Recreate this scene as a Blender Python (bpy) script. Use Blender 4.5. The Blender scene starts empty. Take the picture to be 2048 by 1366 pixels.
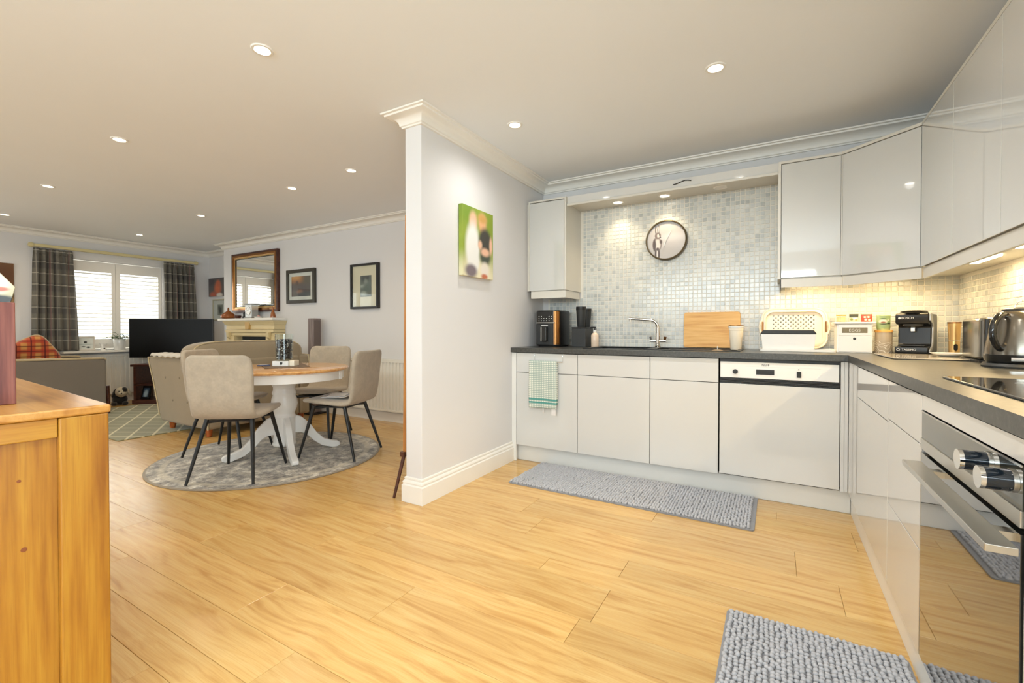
import bpy, bmesh, math, random
from mathutils import Vector, Matrix, Euler

random.seed(7)
PI = math.pi
SC = bpy.context.scene
COL = SC.collection

# ------------------------------------------------------------------ camera
CAM_H = 1.07
cam_data = bpy.data.cameras.new('camera')
cam_data.sensor_width = 36.0
cam_data.lens = 903.0 / 2048.0 * 36.0
cam_data.shift_y = -12.6 / 2048.0
cam_data.clip_start = 0.05
cam = bpy.data.objects.new('camera', cam_data)
cam.location = (0, 0, CAM_H)
cam.rotation_euler = (math.radians(90 - 0.7), 0, math.radians(30.2))
COL.objects.link(cam)
SC.camera = cam

# ------------------------------------------------------------------ world, exposure
SC.view_settings.view_transform = 'Standard'
SC.view_settings.look = 'None'
SC.view_settings.gamma = 1.0
SC.view_settings.use_curve_mapping = False
SC.view_settings.exposure = 0.28
world = bpy.data.worlds.new('world')
SC.world = world
world.use_nodes = True
_wn = world.node_tree.nodes['Background']
_wn.inputs[0].default_value = (0.86, 0.93, 1.0, 1)
_wn.inputs[1].default_value = 1.6


def area_light(name, loc, rot, sx, sy, power, color, spread=180):
    d = bpy.data.lights.new(name, 'AREA')
    d.shape = 'RECTANGLE'
    d.size, d.size_y = sx, sy
    d.energy = power
    d.color = color
    d.spread = math.radians(spread)
    o = bpy.data.objects.new(name, d)
    o.location = loc
    o.rotation_euler = rot
    COL.objects.link(o)
    return o


# daylight outside the glazing: living-room window and its neighbour; then fill lamps outside added openings
FILL_COL = (0.81, 0.92, 1.0)
area_light('daylight_window', (-8.95, 2.87, 1.5), (0, math.radians(-90), 0), 1.7, 2.2, 45, (1.0, 0.985, 0.94))
area_light('daylight_side_window', (-8.95, 0.15, 1.4), (0, math.radians(-90), 0), 1.9, 1.5, 16, (1.0, 0.985, 0.94))
area_light('fill_garden_doors', (-5.6, -2.95, 1.25), (math.radians(90), 0, 0), 3.4, 2.3, 18, (1.0, 0.985, 0.94))  # fill lamp outside the added garden doors
area_light('fill_side_doors', (1.55, -1.0, 1.3), (0, math.radians(90), 0), 2.3, 2.6, 95, FILL_COL)  # fill lamp outside the added right-wall window
area_light('fill_clerestory', (-0.9, -2.9, 1.85), (math.radians(90), 0, 0), 3.6, 0.8, 140, FILL_COL)  # frontal fill lamp outside the added clerestory


# ------------------------------------------------------------------ mesh builder
class MB:
    def __init__(self):
        self.v, self.f = [], []

    def add(self, vs, fs):
        n = len(self.v)
        self.v += [tuple(p) for p in vs]
        self.f += [tuple(i + n for i in q) for q in fs]
        return self

    def box(self, x0, x1, y0, y1, z0, z1):
        if x0 > x1: x0, x1 = x1, x0
        if y0 > y1: y0, y1 = y1, y0
        if z0 > z1: z0, z1 = z1, z0
        return self.add([(x0, y0, z0), (x1, y0, z0), (x1, y1, z0), (x0, y1, z0), (x0, y0, z1), (x1, y0, z1), (x1, y1, z1), (x0, y1, z1)],
                        [(0, 3, 2, 1), (4, 5, 6, 7), (0, 1, 5, 4), (1, 2, 6, 5), (2, 3, 7, 6), (3, 0, 4, 7)])

    def cbox(self, c, s):
        return self.box(c[0] - s[0] / 2, c[0] + s[0] / 2, c[1] - s[1] / 2, c[1] + s[1] / 2, c[2] - s[2] / 2, c[2] + s[2] / 2)

    def prism(self, poly, axis, a, b):
        """poly: 2d points; axis: 'x' (poly in y,z), 'y' (poly in x,z), 'z' (poly in x,y)"""
        def P(p, t):
            return {'x': (t, p[0], p[1]), 'y': (p[0], t, p[1]), 'z': (p[0], p[1], t)}[axis]
        n = len(poly)
        vs = [P(p, a) for p in poly] + [P(p, b) for p in poly]
        fs = [(i, (i + 1) % n, n + (i + 1) % n, n + i) for i in range(n)] + [tuple(range(n))[::-1], tuple(range(n, 2 * n))]
        return self.add(vs, fs)

    def cyl(self, p0, p1, r0, r1=None, n=16, caps=True):
        r1 = r0 if r1 is None else r1
        p0, p1 = Vector(p0), Vector(p1)
        d = (p1 - p0).normalized()
        u = d.orthogonal().normalized()
        w = d.cross(u)
        vs = []
        for p, r in ((p0, r0), (p1, r1)):
            for i in range(n):
                a = 2 * PI * i / n
                vs.append(p + u * (r * math.cos(a)) + w * (r * math.sin(a)))
        fs = [(i, (i + 1) % n, n + (i + 1) % n, n + i) for i in range(n)]
        if caps:
            fs += [tuple(range(n))[::-1], tuple(range(n, 2 * n))]
        return self.add(vs, fs)

    def tube(self, pts, r, n=10, closed=False):
        pts = [Vector(p) for p in pts]
        m = len(pts)
        rs = r if isinstance(r, (list, tuple)) else [r] * m
        vs, u = [], None
        for k, p in enumerate(pts):
            if closed:
                d = (pts[(k + 1) % m] - pts[k - 1]).normalized()
            else:
                d = (pts[min(k + 1, m - 1)] - pts[max(k - 1, 0)]).normalized()
            if u is None:
                u = d.orthogonal().normalized()
            u = (u - d * u.dot(d)).normalized()
            w = d.cross(u)
            for i in range(n):
                a = 2 * PI * i / n
                vs.append(p + u * (rs[k] * math.cos(a)) + w * (rs[k] * math.sin(a)))
        fs = []
        for k in range(m if closed else m - 1):
            k2 = (k + 1) % m
            fs += [(k * n + i, k * n + (i + 1) % n, k2 * n + (i + 1) % n, k2 * n + i) for i in range(n)]
        if not closed:
            fs += [tuple(range(n))[::-1], tuple(range((m - 1) * n, m * n))]
        return self.add(vs, fs)

    def lathe(self, prof, c=(0, 0, 0), n=28, axis='z', caps=True):
        vs, fs = [], []
        for r, z in prof:
            for i in range(n):
                a = 2 * PI * i / n
                q = (r * math.cos(a), r * math.sin(a), z)
                if axis == 'y': q = (q[0], z, q[1])
                if axis == 'x': q = (z, q[0], q[1])
                vs.append((c[0] + q[0], c[1] + q[1], c[2] + q[2]))
        m = len(prof)
        for k in range(m - 1):
            fs += [(k * n + i, k * n + (i + 1) % n, (k + 1) * n + (i + 1) % n, (k + 1) * n + i) for i in range(n)]
        if caps:
            fs += [tuple(range(n))[::-1], tuple(range((m - 1) * n, m * n))]
        return self.add(vs, fs)

    def superell(self, c, s, e1=0.5, e2=0.5, nu=24, nv=14, rot=None):
        """superellipsoid with half-sizes s; small exponents give boxy cushions"""
        def sp(x, e): return math.copysign(abs(x) ** e, x)
        vs, fs = [], []
        R = rot.to_matrix() if rot is not None else Matrix.Identity(3)
        for j in range(nv + 1):
            ph = -PI / 2 + PI * j / nv
            for i in range(nu):
                th = 2 * PI * i / nu
                q = Vector((s[0] * sp(math.cos(ph), e1) * sp(math.cos(th), e2), s[1] * sp(math.cos(ph), e1) * sp(math.sin(th), e2), s[2] * sp(math.sin(ph), e1)))
                vs.append(Vector(c) + R @ q)
        for j in range(nv):
            fs += [(j * nu + i, j * nu + (i + 1) % nu, (j + 1) * nu + (i + 1) % nu, (j + 1) * nu + i) for i in range(nu)]
        return self.add(vs, fs)

    def grid(self, fn, nu, nv, flip=False):
        vs = [fn(i / nu, j / nv) for j in range(nv + 1) for i in range(nu + 1)]
        fs = []
        for j in range(nv):
            for i in range(nu):
                a = j * (nu + 1) + i
                q = (a, a + 1, a + nu + 2, a + nu + 1)
                fs.append(q[::-1] if flip else q)
        return self.add(vs, fs)

    def sweep(self, path, prof, closed=False):
        """path: xy points; prof: (out, z) pairs; 'out' is to the left of the path direction, mitred"""
        pts = [Vector((p[0], p[1])) for p in path]
        m = len(pts)
        nrm = []
        for k in range(m):
            ds = []
            if closed or k > 0: ds.append((pts[k] - pts[k - 1]).normalized())
            if closed or k < m - 1: ds.append((pts[(k + 1) % m] - pts[k]).normalized())
            ns = [Vector((-d.y, d.x)) for d in ds]
            if len(ns) == 2:
                b = (ns[0] + ns[1])
                b = b / max(0.2, (1 + ns[0].dot(ns[1])))
            else:
                b = ns[0]
            nrm.append(b)
        n = len(prof)
        vs = [(pts[k].x + nrm[k].x * o, pts[k].y + nrm[k].y * o, z) for k in range(m) for o, z in prof]
        fs = []
        for k in range(m if closed else m - 1):
            k2 = (k + 1) % m
            fs += [(k * n + i, k * n + (i + 1) % n, k2 * n + (i + 1) % n, k2 * n + i) for i in range(n)]
        if not closed:
            fs += [tuple(range(n))[::-1], tuple(range((m - 1) * n, m * n))]
        return self.add(vs, fs)

    def xf(self, mat):
        self.v = [tuple(mat @ Vector(p)) for p in self.v]
        return self

    def mesh(self, name, mat=None, smooth=None):
        me = bpy.data.meshes.new(name)
        me.from_pydata(self.v, [], self.f)
        bm = bmesh.new()
        bm.from_mesh(me)
        bmesh.ops.recalc_face_normals(bm, faces=bm.faces)
        bm.to_mesh(me)
        bm.free()
        if mat is not None:
            me.materials.append(mat)
        if smooth is not None:
            for p in me.polygons: p.use_smooth = True
            if smooth < 180:
                me.set_sharp_from_angle(angle=math.radians(smooth))
        me.update()
        return me


def chain_matrix(o):
    m = Matrix.Identity(4)
    while o is not None:
        m = o.matrix_basis @ m
        o = o.parent
    return m


def build(name, mb, mat, parent=None, world=False, smooth=None, bevel=0, bseg=2, subsurf=0, solid=0, kind=None, label=None):
    me = mb.mesh(name, mat, smooth)
    if world and parent is not None:
        me.transform(chain_matrix(parent).inverted())
    o = bpy.data.objects.new(name, me)
    COL.objects.link(o)
    if parent is not None:
        o.parent = parent
    if solid:
        s = o.modifiers.new('solid', 'SOLIDIFY')
        s.thickness = solid
        s.offset = 0
    if bevel:
        b = o.modifiers.new('bevel', 'BEVEL')
        b.width = bevel
        b.segments = bseg
        b.limit_method = 'ANGLE'
        b.angle_limit = math.radians(40)
        if smooth is None:
            for p in me.polygons: p.use_smooth = True
            me.set_sharp_from_angle(angle=math.radians(50))
            b.harden_normals = True
    if subsurf:
        s = o.modifiers.new('subsurf', 'SUBSURF')
        s.levels = s.render_levels = subsurf
        for p in me.polygons: p.use_smooth = True
    if kind: o['kind'] = kind
    if label: o['label'] = label
    return o


def tag(o, label, cat, group=None):
    o['label'] = label
    o['category'] = cat
    if group: o['group'] = group
    return o


def thing(name, label, cat, loc=(0, 0, 0), rz=0.0, group=None):
    o = bpy.data.objects.new(name, None)
    o.empty_display_size = 0.1
    COL.objects.link(o)
    o.location = loc
    o.rotation_euler = (0, 0, rz)
    return tag(o, label, cat, group)


def copy_tree(o, parent=None):
    c = o.copy()
    COL.objects.link(c)
    if parent is not None: c.parent = parent
    for ch in list(o.children):
        copy_tree(ch, c)
    return c


def struct(name, mb, mat, **k):
    o = build(name, mb, mat, **k)
    o['kind'] = 'structure'
    return o


def text(body, size, mat, parent, loc, rot, extrude=0.0004, name='lettering', align='CENTER'):
    c = bpy.data.curves.new(name, 'FONT')
    c.body = body
    c.size = size
    c.extrude = extrude
    c.align_x = align
    c.align_y = 'CENTER'
    tmp = bpy.data.objects.new('text_outline', c)
    me = bpy.data.meshes.new_from_object(tmp)
    bpy.data.objects.remove(tmp)
    me.materials.clear()
    me.materials.append(mat)
    o = bpy.data.objects.new(name, me)
    COL.objects.link(o)
    o.parent = parent
    o.location = loc
    o.rotation_euler = rot
    return o


# ------------------------------------------------------------------ materials
def srgb(r, g, b):
    def f(x):
        x /= 255.0
        return x / 12.92 if x <= 0.04045 else ((x + 0.055) / 1.055) ** 2.4
    return (f(r), f(g), f(b))


class NT:
    def __init__(self, name):
        self.m = bpy.data.materials.new(name)
        self.m.use_nodes = True
        self.t = self.m.node_tree
        self.b = self.t.nodes['Principled BSDF']
        self.tc = self.t.nodes.new('ShaderNodeTexCoord')

    def n(self, typ, **props):
        x = self.t.nodes.new(typ)
        for k, v in props.items(): setattr(x, k, v)
        return x

    def l(self, a, b):
        self.t.links.new(a, b)

    def val(self, sock, v):
        if hasattr(v, 'is_output') or isinstance(v, bpy.types.NodeSocket):
            self.l(v, sock)
        elif isinstance(v, (tuple, list)) and len(v) == 3 and sock.type == 'RGBA':
            sock.default_value = (*v, 1)
        else:
            sock.default_value = v

    def math(self, op, a, b=0.0, c=None):
        x = self.n('ShaderNodeMath', operation=op)
        self.val(x.inputs[0], a)
        self.val(x.inputs[1], b)
        if c is not None: self.val(x.inputs[2], c)
        return x.outputs[0]

    def mix(self, f, a, b, blend='MIX'):
        x = self.n('ShaderNodeMix', data_type='RGBA', blend_type=blend)
        self.val(x.inputs[0], f)
        self.val(x.inputs[6], a)
        self.val(x.inputs[7], b)
        return x.outputs[2]

    def mapping(self, scale=(1, 1, 1), rot=(0, 0, 0), loc=(0, 0, 0), src='Object', vec=None):
        x = self.n('ShaderNodeMapping')
        self.l(vec if vec is not None else self.tc.outputs[src], x.inputs[0])
        x.inputs['Scale'].default_value = scale
        x.inputs['Rotation'].default_value = rot
        x.inputs['Location'].default_value = loc
        return x.outputs[0]

    def noise(self, scale, detail=3, rough=0.5, vec=None):
        x = self.n('ShaderNodeTexNoise')
        x.inputs['Scale'].default_value = scale
        x.inputs['Detail'].default_value = detail
        x.inputs['Roughness'].default_value = rough
        self.l(vec if vec is not None else self.tc.outputs['Object'], x.inputs['Vector'])
        return x.outputs['Fac']

    def ramp(self, fac, stops):
        x = self.n('ShaderNodeValToRGB')
        self.l(fac, x.inputs[0])
        els = x.color_ramp.elements
        while len(els) < len(stops): els.new(0.5)
        for e, (p, c) in zip(els, stops):
            e.position = p
            e.color = (*c, 1) if len(c) == 3 else c
        return x.outputs[0]

    def step(self, v, lo, hi):
        x = self.n('ShaderNodeMapRange', interpolation_type='SMOOTHSTEP')
        self.val(x.inputs[0], v)
        x.inputs[1].default_value = lo
        x.inputs[2].default_value = hi
        return x.outputs[0]

    def bump(self, h, strength=0.2, dist=0.002):
        x = self.n('ShaderNodeBump')
        self.val(x.inputs['Height'], h)
        x.inputs['Strength'].default_value = strength
        x.inputs['Distance'].default_value = dist
        self.l(x.outputs[0], self.b.inputs['Normal'])

    def xyz(self, vec=None):
        x = self.n('ShaderNodeSeparateXYZ')
        self.l(vec if vec is not None else self.tc.outputs['Object'], x.inputs[0])
        return x.outputs

    def set(self, color=None, rough=None, metal=None, coat=None, trans=None, ior=None, spec=None, sheen=None, emit=None, emit_s=None, coat_rough=None):
        i = self.b.inputs
        for k, v in (('Base Color', color), ('Roughness', rough), ('Metallic', metal), ('Coat Weight', coat), ('Coat Roughness', coat_rough), ('Transmission Weight', trans), ('IOR', ior),
                     ('Specular IOR Level', spec), ('Sheen Weight', sheen), ('Emission Color', emit), ('Emission Strength', emit_s)):
            if v is not None: self.val(i[k], v)
        return self.m


def plain(name, color, rough=0.5, metal=0.0, var=0.06, vscale=6.0, bump=0.0, bscale=80.0, **kw):
    """a procedural material: base colour broken up by soft noise, optional fine relief"""
    t = NT(name)
    dark = tuple(c * (1 - var) for c in color)
    lite = tuple(min(1, c * (1 + var)) for c in color)
    c = t.mix(t.noise(vscale, 3), dark, lite)
    if bump: t.bump(t.noise(bscale, 2), bump, 0.002)
    return t.set(color=c, rough=rough, metal=metal, **kw)


def wood(name, a, b, c, axis='x', scale=1.0, rough=0.35, coat=0.0, ring=6.0, rnd=False, fine=1.0):
    """long-grain wood; a light, b mid, c dark streaks; grain runs along axis"""
    t = NT(name)
    vec = t.tc.outputs['Object']
    if rnd:
        oi = t.n('ShaderNodeObjectInfo')
        off = t.math('MULTIPLY', oi.outputs['Random'], 37.0)
        cb = t.n('ShaderNodeCombineXYZ')
        for k in range(3): t.l(off, cb.inputs[k])
        va = t.n('ShaderNodeVectorMath', operation='ADD')
        t.l(vec, va.inputs[0]); t.l(cb.outputs[0], va.inputs[1])
        vec = va.outputs[0]
    long, cross = 1.0 * scale * (1.4 if fine > 1 else 1), 14.0 * scale * fine
    s = {'x': (long, cross, cross), 'y': (cross, long, cross), 'z': (cross, cross, long)}[axis]
    v1 = t.mapping(s, vec=vec)
    if fine > 1:      # slow wander so that the figure forms long arches instead of straight stripes
        wn_ = t.n('ShaderNodeTexNoise')
        wn_.inputs['Scale'].default_value = 2.2
        wn_.inputs['Detail'].default_value = 1
        t.l(t.mapping({'x': (1, 3, 3), 'y': (3, 1, 3), 'z': (3, 3, 1)}[axis], vec=vec), wn_.inputs['Vector'])
        vm = t.n('ShaderNodeVectorMath', operation='MULTIPLY_ADD')
        t.l(wn_.outputs['Color'], vm.inputs[0])
        vm.inputs[1].default_value = (2.4, 2.4, 2.4)
        t.l(v1, vm.inputs[2])
        v1 = vm.outputs[0]
    g = t.noise(ring * 0.3, 5, 0.55, v1)
    s2 = tuple(q * 6 if q > long else q * 1.5 for q in s)
    g2 = t.noise(2.0, 3, 0.6, t.mapping(s2, vec=vec))
    col = t.ramp(g, [(0.30, c), (0.48, b), (0.68, a)])
    col = t.mix(t.math('MULTIPLY', t.step(g2, 0.45, 0.7), 0.35), col, c)
    if rnd:
        hv = t.n('ShaderNodeHueSaturation')
        t.l(col, hv.inputs['Color'])
        t.l(t.math('MULTIPLY_ADD', oi.outputs['Random'], 0.20, 0.90), hv.inputs['Value'])
        col = hv.outputs[0]
    t.bump(g2, 0.05, 0.001)
    return t.set(color=col, rough=rough, coat=coat, coat_rough=0.22 if rnd else None)


def print_mat(name, bg, blobs, rough=0.4, coat=0.0):
    """flat printed picture: soft ellipses (x, z, rx, rz, colour, softness) over a ground colour or a vertical ramp, in object x,z"""
    t = NT(name)
    x, y, z = t.xyz()
    if isinstance(bg, list):
        col = t.ramp(t.math('ADD', z, 0.0), bg)
    else:
        col = t.mix(t.noise(14, 3), tuple(c * 0.85 for c in bg), tuple(min(1, c * 1.1) for c in bg))
    for bx, bz, rx, rz, c, soft in blobs:
        dx = t.math('DIVIDE', t.math('SUBTRACT', x, bx), rx)
        dz = t.math('DIVIDE', t.math('SUBTRACT', z, bz), rz)
        r = t.math('SQRT', t.math('ADD', t.math('MULTIPLY', dx, dx), t.math('MULTIPLY', dz, dz)))
        f = t.step(r, 1.0 - soft, 1.0 + soft)
        col = t.mix(f, c, col)
    return t.set(color=col, rough=rough, coat=coat)


M = {}
M['wall'] = plain('wall_paint', srgb(224, 222, 221), 0.85, var=0.02, vscale=2, bump=0.04, bscale=300)
M['ceiling'] = plain('ceiling_paint', srgb(240, 243, 246), 0.9, var=0.015, vscale=2)
M['trim'] = plain('trim_paint', srgb(240, 236, 228), 0.45, var=0.02)
M['unit'] = plain('gloss_unit', srgb(213, 212, 208), 0.08, var=0.01, vscale=2, spec=0.5, coat=0.35, coat_rough=0.03)
M['unit_upper'] = plain('gloss_unit_grey', srgb(205, 205, 201), 0.06, var=0.01, vscale=2, spec=0.7, coat=1.0, coat_rough=0.02)
M['unit_side'] = plain('unit_side', srgb(214, 210, 200), 0.35, var=0.015)
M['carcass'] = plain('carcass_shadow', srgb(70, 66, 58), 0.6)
M['plinth'] = plain('plinth_board', srgb(232, 231, 226), 0.25, var=0.02)
t = NT('worktop_laminate')
M['worktop'] = t.set(color=t.ramp(t.noise(70, 6, 0.7), [(0.3, srgb(50, 50, 47)), (0.55, srgb(70, 70, 66)), (0.75, srgb(94, 93, 87))]), rough=0.33, spec=0.6)
t.bump(t.noise(220, 2), 0.06, 0.001)
M['grout'] = plain('grout', srgb(236, 232, 222), 0.85, var=0.03, vscale=40)


def tile_mat(name, rnd):
    t = NT(name)
    if rnd == 'object':
        r = t.n('ShaderNodeObjectInfo').outputs['Random']
    else:
        r = t.n('ShaderNodeNewGeometry').outputs['Random Per Island']
    c = t.ramp(r, [(0.0, srgb(212, 213, 207)), (0.40, srgb(204, 207, 203)), (0.70, srgb(196, 200, 198)), (0.88, srgb(184, 189, 188)), (1.0, srgb(170, 175, 174))])
    c = t.mix(t.math('MULTIPLY', t.noise(120, 3), 0.3), c, srgb(236, 234, 228))
    return t.set(color=c, rough=0.18, spec=0.5)


M['tile'] = tile_mat('mosaic_tile', 'object')
M['tile_field'] = tile_mat('mosaic_tile_field', 'island')
M['plank'] = wood('floor_plank', srgb(221, 185, 120), srgb(212, 170, 102), srgb(190, 143, 78), 'x', 0.9, 0.27, coat=0.2, ring=4.5, rnd=True, fine=2.2)
M['subfloor'] = plain('subfloor', srgb(120, 80, 40), 0.8)
M['oak'] = wood('oak_post', srgb(182, 134, 44), srgb(166, 112, 32), srgb(136, 82, 22), 'z', 1.3, 0.35, ring=5)
M['oak_x'] = wood('oak_top', srgb(200, 150, 82), srgb(186, 132, 62), srgb(156, 100, 42), 'x', 1.3, 0.3, ring=5)
M['oak_y'] = wood('oak_rail', srgb(186, 138, 50), srgb(172, 118, 36), srgb(140, 86, 24), 'y', 1.3, 0.35, ring=5)
M['knot'] = plain('wood_knot', srgb(126, 66, 22), 0.5)
M['table_wood'] = wood('table_wood', srgb(238, 190, 128), srgb(226, 170, 104), srgb(206, 142, 76), 'x', 1.2, 0.18, coat=0.4)
M['board'] = wood('chopping_board', srgb(232, 186, 114), srgb(222, 170, 94), srgb(200, 140, 66), 'x', 2.0, 0.45)
M['lid_wood'] = wood('lid_wood', srgb(236, 186, 108), srgb(226, 168, 88), srgb(204, 142, 64), 'x', 3.0, 0.45)
M['red_wood'] = wood('red_veneer', srgb(140, 84, 70), srgb(118, 64, 54), srgb(86, 42, 38), 'z', 1.6, 0.4)
M['grey_wood'] = wood('grey_veneer', srgb(150, 134, 128), srgb(130, 114, 108), srgb(108, 92, 88), 'z', 1.6, 0.5)
M['dark_wood'] = wood('dark_wood', srgb(92, 48, 30), srgb(74, 36, 22), srgb(48, 22, 14), 'x', 1.5, 0.35)
M['leg_wood'] = wood('orange_leg', srgb(196, 112, 54), srgb(176, 92, 40), srgb(140, 66, 26), 'z', 2.0, 0.35)
M['panel_wood'] = wood('pine_panel', srgb(206, 148, 84), srgb(188, 126, 62), srgb(158, 98, 42), 'z', 1.5, 0.45)
M['steel'] = plain('brushed_steel', srgb(205, 203, 198), 0.28, 1.0, var=0.04, vscale=30)
M['chrome'] = plain('chrome', srgb(232, 230, 226), 0.06, 1.0, var=0.01)
M['black'] = plain('black_plastic', srgb(24, 24, 24), 0.32, var=0.08)
M['black_gloss'] = plain('black_gloss', srgb(20, 20, 20), 0.08, var=0.05, coat=0.5)
M['black_metal'] = plain('black_metal', srgb(30, 30, 30), 0.38, 0.2, var=0.08)
M['charcoal'] = plain('charcoal', srgb(46, 47, 47), 0.5, var=0.08)
M['composite'] = plain('composite_sink', srgb(34, 35, 35), 0.42, var=0.12, vscale=300)
M['white'] = plain('white_plastic', srgb(238, 236, 230), 0.35, var=0.02)
M['white_paint'] = plain('white_paint', srgb(240, 238, 234), 0.3, var=0.02)
M['cream'] = plain('cream_plastic', srgb(244, 232, 210), 0.4, var=0.02)
M['ceramic'] = plain('ceramic', srgb(242, 240, 234), 0.15, var=0.02)
M['radiator'] = plain('radiator_enamel', srgb(240, 236, 226), 0.3, var=0.02)
M['gold'] = plain('champagne_metal', srgb(214, 178, 120), 0.3, 0.9, var=0.06)
M['bronze'] = plain('bronze_band', srgb(150, 104, 60), 0.2, 0.9, var=0.15)
M['rubber'] = plain('rubber', srgb(26, 26, 26), 0.7)
M['oven_glass'] = plain('oven_glass', srgb(26, 27, 26), 0.03, var=0.05, spec=0.9, coat=1.0, coat_rough=0.02)
M['oven_panel'] = plain('oven_panel', srgb(70, 72, 64), 0.08, 0.5, var=0.03, coat=0.6, coat_rough=0.05)
M['knob'] = plain('knob_blue_black', srgb(22, 32, 42), 0.12, 0.3, coat=0.6)
M['hob'] = plain('hob_glass', srgb(16, 15, 14), 0.05, spec=0.8, coat=0.8, coat_rough=0.03)
M['mark'] = plain('white_mark', srgb(226, 224, 218), 0.5)
M['mark_black'] = plain('black_mark', srgb(26, 26, 26), 0.5)
def thin_glass(name, tint, gloss=0.06):
    t = NT(name)
    tr = t.n('ShaderNodeBsdfTransparent')
    t.val(tr.inputs[0], t.mix(t.noise(3), tuple(c * 0.98 for c in tint), tint))
    gl = t.n('ShaderNodeBsdfGlossy')
    gl.inputs['Roughness'].default_value = 0.02
    lw = t.n('ShaderNodeLayerWeight')
    lw.inputs[0].default_value = 0.5
    mx = t.n('ShaderNodeMixShader')
    t.l(t.math('ADD', t.math('MULTIPLY', t.math('POWER', lw.outputs['Facing'], 5.0), 0.85), 0.03 + gloss * 0.2), mx.inputs[0])
    t.l(tr.outputs[0], mx.inputs[1])
    t.l(gl.outputs[0], mx.inputs[2])
    t.l(mx.outputs[0], t.t.nodes['Material Output'].inputs[0])
    return t.m


M['glass'] = thin_glass('clear_glass', (0.97, 0.99, 0.98), 0.05)
M['pane'] = thin_glass('window_glass', (0.98, 1.0, 0.99))

t = NT('mirror_silver')
M['mirror'] = t.set(color=t.mix(t.noise(2), (0.93, 0.95, 0.94), (0.96, 0.97, 0.96)), rough=0.01, metal=1.0)
M['screen'] = plain('tv_screen', srgb(10, 11, 11), 0.30, spec=0.2)


def fabric(name, a, b, scale=180, rough=0.9, big=5.0, mott=0.35):
    t = NT(name)
    w = t.noise(scale, 2)
    g = t.noise(big, 4, 0.6)
    c = t.mix(w, a, b)
    c = t.mix(t.math('MULTIPLY', t.step(g, 0.35, 0.7), mott), c, tuple(q * 0.72 for q in a))
    t.bump(w, 0.3, 0.002)
    return t.set(color=c, rough=rough, sheen=0.25)


M['suede'] = fabric('taupe_suede', srgb(190, 177, 158), srgb(172, 158, 138), 60, 0.85, 11, 0.7)
M['tweed'] = fabric('grey_tweed', srgb(150, 138, 116), srgb(118, 106, 88), 220)
M['sofa'] = fabric('sofa_taupe', srgb(164, 149, 124), srgb(140, 125, 102), 200)
M['sofa_grey'] = fabric('sofa_grey', srgb(140, 130, 118), srgb(108, 100, 90), 240)
M['piping'] = fabric('beige_piping', srgb(204, 186, 148), srgb(186, 166, 128), 200)
M['knit'] = fabric('white_knit', srgb(228, 222, 210), srgb(190, 182, 168), 160)
M['mat_pile'] = fabric('chenille_grey', srgb(196, 196, 199), srgb(168, 168, 172), 60, 0.95, 7)
M['mat_back'] = fabric('mat_backing', srgb(150, 150, 153), srgb(126, 126, 129), 90)
M['leaf'] = plain('leaf_green', srgb(72, 96, 48), 0.45, var=0.3, vscale=30)
M['soil'] = plain('soil', srgb(62, 46, 34), 0.9, var=0.2)
M['plush_white'] = fabric('plush_white', srgb(220, 208, 184), srgb(196, 184, 160), 120)
M['plush_black'] = fabric('plush_black', srgb(44, 42, 40), srgb(28, 27, 26), 120)
M['stone'] = plain('fire_stone', srgb(226, 206, 158), 0.5, var=0.06, vscale=9)
M['amber'] = plain('amber_glaze', srgb(150, 84, 38), 0.2, var=0.2, vscale=20, coat=0.4)
M['rail'] = plain('rail_cream', srgb(218, 204, 152), 0.4, var=0.05)
M['paper'] = plain('paper', srgb(226, 222, 218), 0.7, var=0.05, vscale=40)


def emit(name, color, strength):
    t = NT(name)
    return t.set(color=(1, 1, 1), emit=t.mix(t.noise(2), tuple(c * 0.97 for c in color), color), emit_s=strength)


M['lamp_on'] = emit('lamp_on', (1.0, 0.88, 0.70), 14.0)
M['lamp_led'] = emit('lamp_led', (1.0, 0.80, 0.50), 9.0)


def lines_mat(name, base, sets, rough=0.9, extra=None, bump=True):
    """woven line pattern: sets of (axis vector (x,y,z), spacing, width, phase, colour, opacity) in object space"""
    t = NT(name)
    x, y, z = t.xyz()
    col = t.mix(t.noise(160, 2), tuple(c * 0.86 for c in base), tuple(min(1, c * 1.1) for c in base))
    for ax, sp, w, ph, c, op in sets:
        s = t.math('ADD', t.math('ADD', t.math('MULTIPLY', x, ax[0]), t.math('MULTIPLY', y, ax[1])), t.math('MULTIPLY', z, ax[2]))
        fr = t.math('FRACT', t.math('ADD', t.math('DIVIDE', s, sp), ph + 100.0))
        d = t.math('MULTIPLY', t.math('ABSOLUTE', t.math('SUBTRACT', fr, 0.5)), sp)
        f = t.math('MULTIPLY', t.math('SUBTRACT', 1.0, t.step(d, w * 0.35, w * 0.65)), op)
        col = t.mix(f, col, c)
    if bump: t.bump(t.noise(240, 2), 0.25, 0.002)
    return t.set(color=col, rough=rough, sheen=0.2)


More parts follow.
